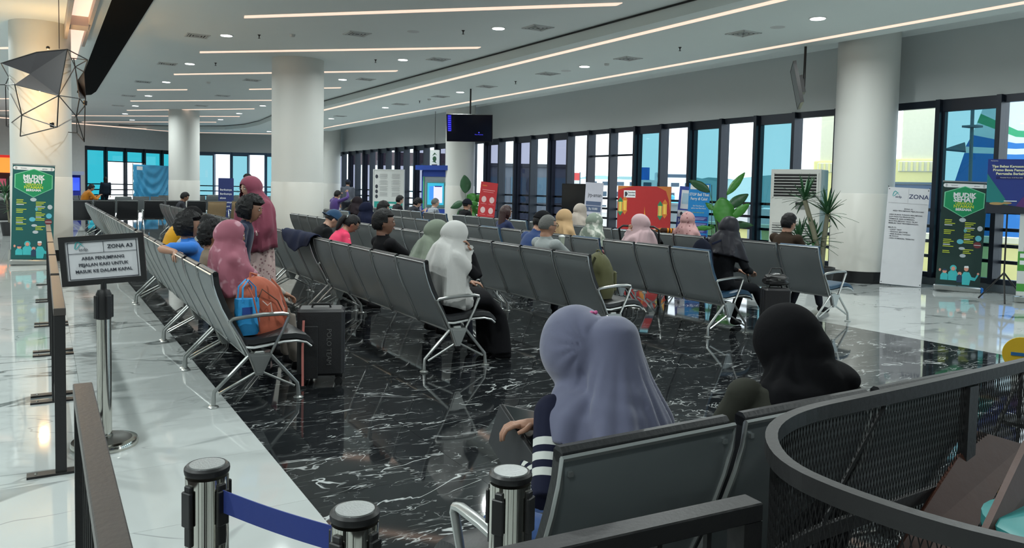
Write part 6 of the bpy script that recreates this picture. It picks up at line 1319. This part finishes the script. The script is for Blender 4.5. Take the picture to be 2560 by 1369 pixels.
# far banners and the draped cloth
p = at(565, 487, D=30); t = thing('rollup_banner', 'navy blue text banner standing before the far windows', 'banner', (p.x, p.y, 0), -.25); sheet(t, .56, 1.60, .05, flat('far_navy', (38, 52, 110)))
for i, s_ in enumerate(['Berikutnya', 'Berikutnya', 'akses', 'Selanjutnya', 'Mengerti']): text(s_, -.22, 1.20-.16*i, .10, WT, t, align='LEFT', bold=.002)
MB().box((0, .02, .03), (.6, .12, .06)).build('base_cassette', ALU, t)
pa, pb_ = at(326, 410, D=37.4), at(421, 413, D=40.2); t = thing('draped_banner', 'large light blue cloth banner sagging in folds across the far doors', 'banner', (pa.x, pa.y, 0), math.atan2(pb_.y-pa.y, pb_.x-pa.x)); L = (pb_-pa).length; H_ = 1.75; zt = pa.z; g = MB(); n_, m_ = 40, 26
for i in range(n_+1):
    for j in range(m_+1):
        u_, v_ = i/n_, j/m_; sag = .10*4*u_*(1-u_); fold = .05*math.sin((v_+ .9*4*(u_-.5)**2)*22)*(.4+v_)+.03*math.sin(u_*30+v_*5)*v_
        g.v.append(Vector((u_*L, fold-.15, zt-v_*H_-sag*v_*.6-.05*sag)))
g.f = [[i*(m_+1)+j, (i+1)*(m_+1)+j, (i+1)*(m_+1)+j+1, i*(m_+1)+j+1] for i in range(n_) for j in range(m_)]; g.mi = [0]*len(g.f)
o = g.build('cloth', mat('sky_blue_cloth', srgb(70, 160, 205), .5, scale=1, var=.2), t, True); o.modifiers.new('t', 'SOLIDIFY').thickness = .01
deco(t, [('r', .35, zt-.18, .42, .18)], WT, 'logo_box', -.24)
for x in (0, L): MB().tube([(x, -.13, 0), (x, -.13, zt+.05)], .02, 8).build('pole', ALU, t)
# shop corner at far left -------------------------------------------
p = at(10, 470, D=30); t = thing('food_stall', 'brightly lit red and orange food stall at the far left', 'stall', (p.x-.9, p.y, 0), .35)
MB().box((0, .6, 1.1), (3.2, 1.4, .1)).build('roof_beam', flat('stall_dark', (40, 30, 40)), t); MB().box((0, 0, .45), (3.2, .7, .9)).build('counter', flat('stall_counter', (150, 150, 150)), t)
MB().box((0, .3, 2.0), (3.2, .12, .62)).build('lit_sign', mat('stall_orange', srgb(255, 130, 50), .5, emit=srgb(255, 130, 50), es=1.3), t); MB().box((0, .28, 2.33), (3.2, .14, .10)).build('red_strip', mat('stall_red', srgb(210, 40, 30), .5, emit=srgb(210, 40, 30), es=.6), t)
MB().box((-.2, .24, 1.98), (1.0, .04, .40)).build('lit_panel', mat('stall_panel', srgb(255, 235, 215), .5, emit=srgb(255, 235, 215), es=1.2), t); MB().box((0, .9, 1.0), (3.2, .1, 1.6)).build('rear_wall', flat('stall_dark', (40, 30, 40)), t)
for k in range(5): MB().box((-1.1+.55*k, .82, 1.25), (.36, .06, .4)).build('menu_board', mat('menu_%d' % (k % 2), srgb(*((190, 90, 120), (120, 130, 150))[k % 2]), .5, emit=srgb(190, 110, 130), es=.25), t)
for x in (-1.5, 1.5): MB().box((x, .3, 1.15), (.1, .1, 2.3)).build('post', flat('stall_dark', (40, 30, 40)), t)
p = at(190, 450, D=30); t = thing('arcade_kiosk', 'blue lit kiosk half hidden behind the glowing column', 'kiosk', (p.x-.1, p.y, 0), .3)
MB().box((0, .25, .85), (.55, .5, 1.7)).build('cabinet', flat('arcade_blue', (22, 40, 150)), t); MB().box((0, -.01, 1.3), (.45, .03, .5)).build('screen', mat('arcade_screen', srgb(60, 90, 240), .4, emit=srgb(60, 90, 240), es=.8), t); MB().box((0, -.02, 1.72), (.62, .5, .14)).build('header', flat('arcade_header', (150, 160, 190)), t)
# wire sculpture around the left column -------------------------------
zc = lambda a, b: (a/3.26, b/3.26)
SP = {'A': (8, 515, 12.6), 'B': (140, 475, 14.5), 'C': (300, 425, 12.2), 'D': (548, 402, 12.0), 'E': (242, 603, 12.3), 'F': (120, 688, 12.2), 'G': (478, 778, 11.9), 'H': (177, 937, 12.4), 'I': (165, 1110, 12.9), 'J': (465, 1035, 12.3), 'K': (715, 488, 13.2), 'L': (600, 475, 14.6), 'M': (612, 545, 14.8), 'O': (632, 660, 14.2), 'P': (648, 802, 13.2), 'Q': (693, 860, 13.6), 'R': (622, 947, 13.4), 'T': (628, 1083, 14.2), 'U': (687, 1155, 13.8), 'V': (72, 630, 14.4), 'W': (45, 690, 14.6), 'Xx': (52, 1030, 14.8), 'N': (684, 585, 13.8), 'Y': (697, 800, 13.7), 'Z': (-60, 690, 14.0)}
SV = {k: at(*zc(a, b), D=d) for k, (a, b, d) in SP.items()}; t = thing('wire_sculpture', 'black geometric wire sculpture with dark panels around the glowing column', 'sculpture')
for e in ['G-H', 'G-J', 'H-J', 'H-I', 'I-J', 'F-H', 'A-C', 'C-D', 'D-G', 'G-F', 'D-K', 'K-M', 'K-L', 'L-M', 'D-M', 'G-M', 'G-R', 'G-P', 'J-R', 'M-P', 'O-P', 'P-Q', 'P-R', 'Q-R', 'R-T', 'T-U', 'R-U', 'Q-U', 'K-N', 'A-V', 'V-W', 'B-A', 'F-V', 'V-B', 'W-H', 'H-Xx', 'W-Xx', 'W-Z', 'F-W', 'L-O', 'M-N', 'Q-Y', 'N-O', 'B-L', 'Xx-T']:
    a, b_ = e.split('-'); MB().tube([SV[a], SV[b_]], .009, 6).build('wire', BLKM, t)
def tri(ks, m=mat('sculpture_panel', (.022, .02, .024), .5)):
    P = [SV[k] for k in ks]; n = (P[1]-P[0]).cross(P[2]-P[0]).normalized()*.008; MB().prism(P, n).build('panel', m, t)
tri('ACE'); tri('CDE'); tri('DGE'); tri('EGF'); tri(('N', 'Y', 'O')); tri(('O', 'Y', 'P'))
MB().tube([at(148, 122, D=12.2), at(148, 122, D=12.2)+Vector((0, 0, 1.0))], .006, 6).build('hanger', BLKM, t)
for k, (px, py, D) in enumerate([(130, 318, 12.6), (213, 263, 13.5)]):
    p = at(px, py, D=D); MB().lathe([(.028, 0), (.034, .07), (.02, .08)], 14, T=Matrix.Translation(p)).build('spot_lamp', BLKM, t, True)
sl = bpy.data.lights.new('warm_spot', 'POINT'); sl.energy = 42; sl.color = (1, .60, .24); sl.shadow_soft_size = .06; so = bpy.data.objects.new('warm_spot', sl); C.objects.link(so); so.parent = t; so.location = at(100, 235, D=13.05)
so2 = so.copy(); so2.data = sl.copy(); so2.data.energy = 12; C.objects.link(so2); so2.location = at(120, 130, D=13.0)
MB().ell(at(100, 235, D=13.05)+Vector((0, 0, .07)), (.03, .03, .03), 12, 8).build('lamp_holder', BLKM, t, True); MB().ell(at(120, 130, D=13.0)+Vector((0, 0, .07)), (.03, .03, .03), 12, 8).build('lamp_holder', BLKM, t, True)
# ------------------------------------------------------------------ outside the windows
g = MB().box((60, 30, -1.3), (90, 160, .2)).build('quay_ground', mat('quay_concrete', (.32, .33, .33), .8, scale=.3)); g['kind'] = 'structure'
sw = MB().box((14.0, 18, -.12), (1.8, 60, .1)).build('outer_walkway', mat('walkway_concrete', (.40, .41, .41), .8, scale=.4)); sw['kind'] = 'structure'
def blk(t, c, d, m, nm='wall', bev=0): return MB().box(c, d, bev=bev).build(nm, m, t)
SHW = flat('ship_white', (236, 240, 242)); SHD = flat('ship_window_dark', (60, 84, 104)); SHB = flat('ship_blue', (20, 100, 190))
p = at(1560, 478, D=95); t = thing('ferry', 'white passenger ferry moored far outside the middle windows', 'ship', (p.x, p.y, -2.5), -math.atan2(p.x, p.y)); t.scale = (.62, .62, .62)
MB().prism([(-16, -5, 0), (16, -5, 0), (20, 0, 0), (16, 5, 0), (-16, 5, 0)], (0, 0, 4.6)).build('hull', SHW, t); blk(t, (-1, 0, 5.6), (30, 9, 2.2), SHW, 'deck_house'); blk(t, (2, 0, 7.6), (22, 8, 1.8), SHW, 'upper_deck'); blk(t, (9, 0, 9.2), (6, 7, 1.6), SHW, 'bridge')
for k in range(9): blk(t, (-14+3.2*k, -4.55, 5.7), (2.2, .1, .9), SHD, 'window')
for k in range(8): blk(t, (-6+2.6*k, -4.05, 7.7), (1.5, .1, .7), SHD, 'window')
for k in range(7): blk(t, (-13+4.2*k, -5.05, 3.4), (2.6, .1, .25), SHD, 'deck_rail')
blk(t, (9, -3.55, 9.4), (5.4, .1, .6), SHD, 'bridge_window'); MB().tube([(10, 0, 10), (10, 0, 13)], .12, 6).build('mast', SHW, t); MB().tube([(4, 0, 8), (4, 0, 11)], .9, 12).build('funnel', SHB, t)
HB = flat('hull_blue', (16, 112, 190)); HW = flat('hull_white', (206, 226, 230)); HG = flat('hull_green', (40, 160, 110))
t = thing('ship_bow', 'towering blue and white ship hull with a green stripe outside the right windows', 'ship')
edge = [(2470, 235), (2452, 284), (2443, 306), (2430, 337), (2414, 366), (2411, 382), (2398, 420), (2378, 480), (2362, 560), (2352, 700)]
mid = [(2560, 232), (2545, 326), (2540, 342), (2540, 358), (2540, 372), (2540, 386), (2540, 425), (2540, 485), (2540, 565), (2540, 700)]
far_ = [(2800, 250), (2800, 342), (2800, 358), (2800, 350), (2800, 362), (2800, 378), (2800, 425), (2800, 485), (2800, 565), (2800, 700)]
dv_ = ray(2450, 450).normalized(); dv_.z = 0; dv_.normalize()
for k, m in enumerate((HW, HG, HW, HB, HW, HB, HB, HB, HB)):
    def P3(l, i): return at(*l[i], D=25)
    r1 = [P3(edge, k), P3(mid, k), P3(far_, k)]; r2 = [P3(edge, k+1), P3(mid, k+1), P3(far_, k+1)]
    b = MB(); poly = [r1[0], r1[1], r1[2], r2[2], r2[1], r2[0]]; b.prism(poly, dv_*7); b.build('hull_band', m, t)
GY = flat('mast_grey', (90, 110, 120))
t = thing('lamp_mast', 'thin lamp mast with a pointed canopy left of the blue ship hull outside', 'mast'); MB().tube([at(2432, 264, D=23), Vector((*at(2428, 480, D=23).xy, -1.2))], .05, 8).build('mast', GY, t)
MB().box((0, 0, 0), (.4, .4, .06), Matrix.Translation(at(2431, 316, D=23))).build('platform', GY, t); MB().prism([at(2360, 372, D=23), at(2412, 355, D=23), at(2414, 377, D=23)], dv_*1.0).build('canopy_roof', GY, t)
YEL = flat('tower_yellow', (226, 220, 150)); YEL2 = flat('tower_cream', (216, 216, 190))
for (px, D, lab) in ((2082, 40, 'pale yellow gate tower outside, left of the right column'), (2290, 36, 'pale yellow gate tower outside, right of the right column')):
    p = at(px, 480, D=D); t = thing('gate_tower', lab, 'tower', (p.x, p.y, -1.2), -math.atan2(p.x, p.y))
    blk(t, (0, 0, 2.2), (1.9, 1.9, 4.4), YEL, 'lower_shaft', .05); blk(t, (0, 0, 4.05), (1.55, 2.0, .5), YEL2, 'collar', .04); blk(t, (0, 0, 6.3), (1.35, 1.5, 4.4), YEL2, 'upper_shaft', .05)
    for k in range(7): blk(t, (-.66+.22*k, -1.03, 4.05), (.09, .06, .42), YEL, 'fluting')
    blk(t, (0, 0, 8.5), (2.0, 1.9, .4), YEL2, 'capital', .08)
p = at(2285, 480, D=30); t = thing('low_wall_block', 'low slate-blue block wall outside behind the white zone banner', 'wall', (p.x, p.y, -1.2), -math.atan2(p.x, p.y)); blk(t, (0, 0, 1.6), (2.6, .5, 3.1), flat('outer_slate', (84, 104, 124)), 'wall'); blk(t, (0, 0, 3.2), (2.8, .6, .08), GY, 'coping')
p = at(1322, 480, D=46); t = thing('terminal_block', 'dark grey glass-fronted building outside the middle windows', 'building', (p.x, p.y, -1.2), -math.atan2(p.x, p.y)); blk(t, (0, 2, 2.0), (4.9, 4, 4.0), flat('outer_grey', (92, 100, 112)), 'wall')
for k in range(4): blk(t, (-1.85+1.23*k, -.03, 2.6), (.9, .1, 1.5), flat('outer_glass', (70, 100, 120)), 'window')
blk(t, (0, 2, 4.05), (5.2, 4.3, .18), flat('outer_roof', (60, 66, 74)), 'roof')
p = at(1432, 452, D=44); t = thing('flag_panel', 'small red and white panel outside right of the dark building', 'panel', (p.x, p.y, p.z), -math.atan2(p.x, p.y)); blk(t, (0, 0, .25), (.75, .06, .42), flat('panel_red', (220, 80, 80)), 'red_half'); blk(t, (0, 0, -.17), (.75, .06, .42), WT, 'white_half'); MB().tube([(.4, 0, .5), (.4, 0, -2.5)], .04, 6).build('pole', GY, t)
p = at(1010, 400, D=56); t = thing('elevated_walkway', 'dark elevated walkway outside the far windows', 'bridge', (p.x, p.y, -1.2), -math.atan2(p.x, p.y)); blk(t, (0, 0, 4.6), (7.5, 2.2, .9), flat('bridge_brown', (80, 66, 72)), 'deck')
for k in range(4): blk(t, (-3.2+2.1*k, 0, 2.1), (.3, .4, 4.2), flat('bridge_post', (60, 66, 84)), 'post')
t = thing('yellow_wall', 'low yellow boundary wall outside behind the window rails', 'wall', (21, 14, -1.2), .2); blk(t, (0, 0, .8), (.4, 12, 1.5), YEL, 'wall'); blk(t, (0, 0, 1.6), (.6, 12.2, .15), YEL2, 'coping')
p = at(1668, 492, D=52); t = thing('blue_boat', 'light blue boat lettered in white outside the windows beside the red board', 'boat', (p.x, p.y, -1.2), -math.atan2(p.x, p.y)); blk(t, (0, 1.5, 1.05), (4.4, 3, 1.9), flat('boat_blue', (80, 180, 215)), 'hull', .15); blk(t, (-.5, 1.5, 2.2), (2, 2.2, .5), flat('boat_blue', (80, 180, 215)), 'cabin', .1); text('BUANA 1', .3, 1.55, .62, SHW, t, -.03, bold=.01)
for i, (x, y) in enumerate([(15.2, 16.2), (15.2, 18.6), (15.2, 13.4), (15.2, 21.2)]):
    t = thing('white_planter', 'tapered white concrete post outside the window rails, %s from the right' % ['second', 'third', 'first', 'fourth'][i], 'post', (x, y, -.07), group='white posts outside the windows'); MB().prism([(-.12, -.2, 0), (.12, -.2, 0), (.05, -.12, 1.2), (-.05, -.12, 1.2)], (0, .3, 0)).build('shaft', flat('post_white', (200, 212, 218)), t); blk(t, (0, -.03, 1.22), (.16, .34, .05), flat('post_white', (200, 212, 218)), 'cap')
hl = MB(); rnd = random.Random(3); r1 = []; r2 = []
for i in range(40): y = -40+i*5; z = 5+3*nz((i*.35, 0, 0))+2*nz((i*.9, 4, 0)); r1.append(Vector((150, y*1.6, -2))); r2.append(Vector((150+nz((i, 2, 2))*6, y*1.6, z)))
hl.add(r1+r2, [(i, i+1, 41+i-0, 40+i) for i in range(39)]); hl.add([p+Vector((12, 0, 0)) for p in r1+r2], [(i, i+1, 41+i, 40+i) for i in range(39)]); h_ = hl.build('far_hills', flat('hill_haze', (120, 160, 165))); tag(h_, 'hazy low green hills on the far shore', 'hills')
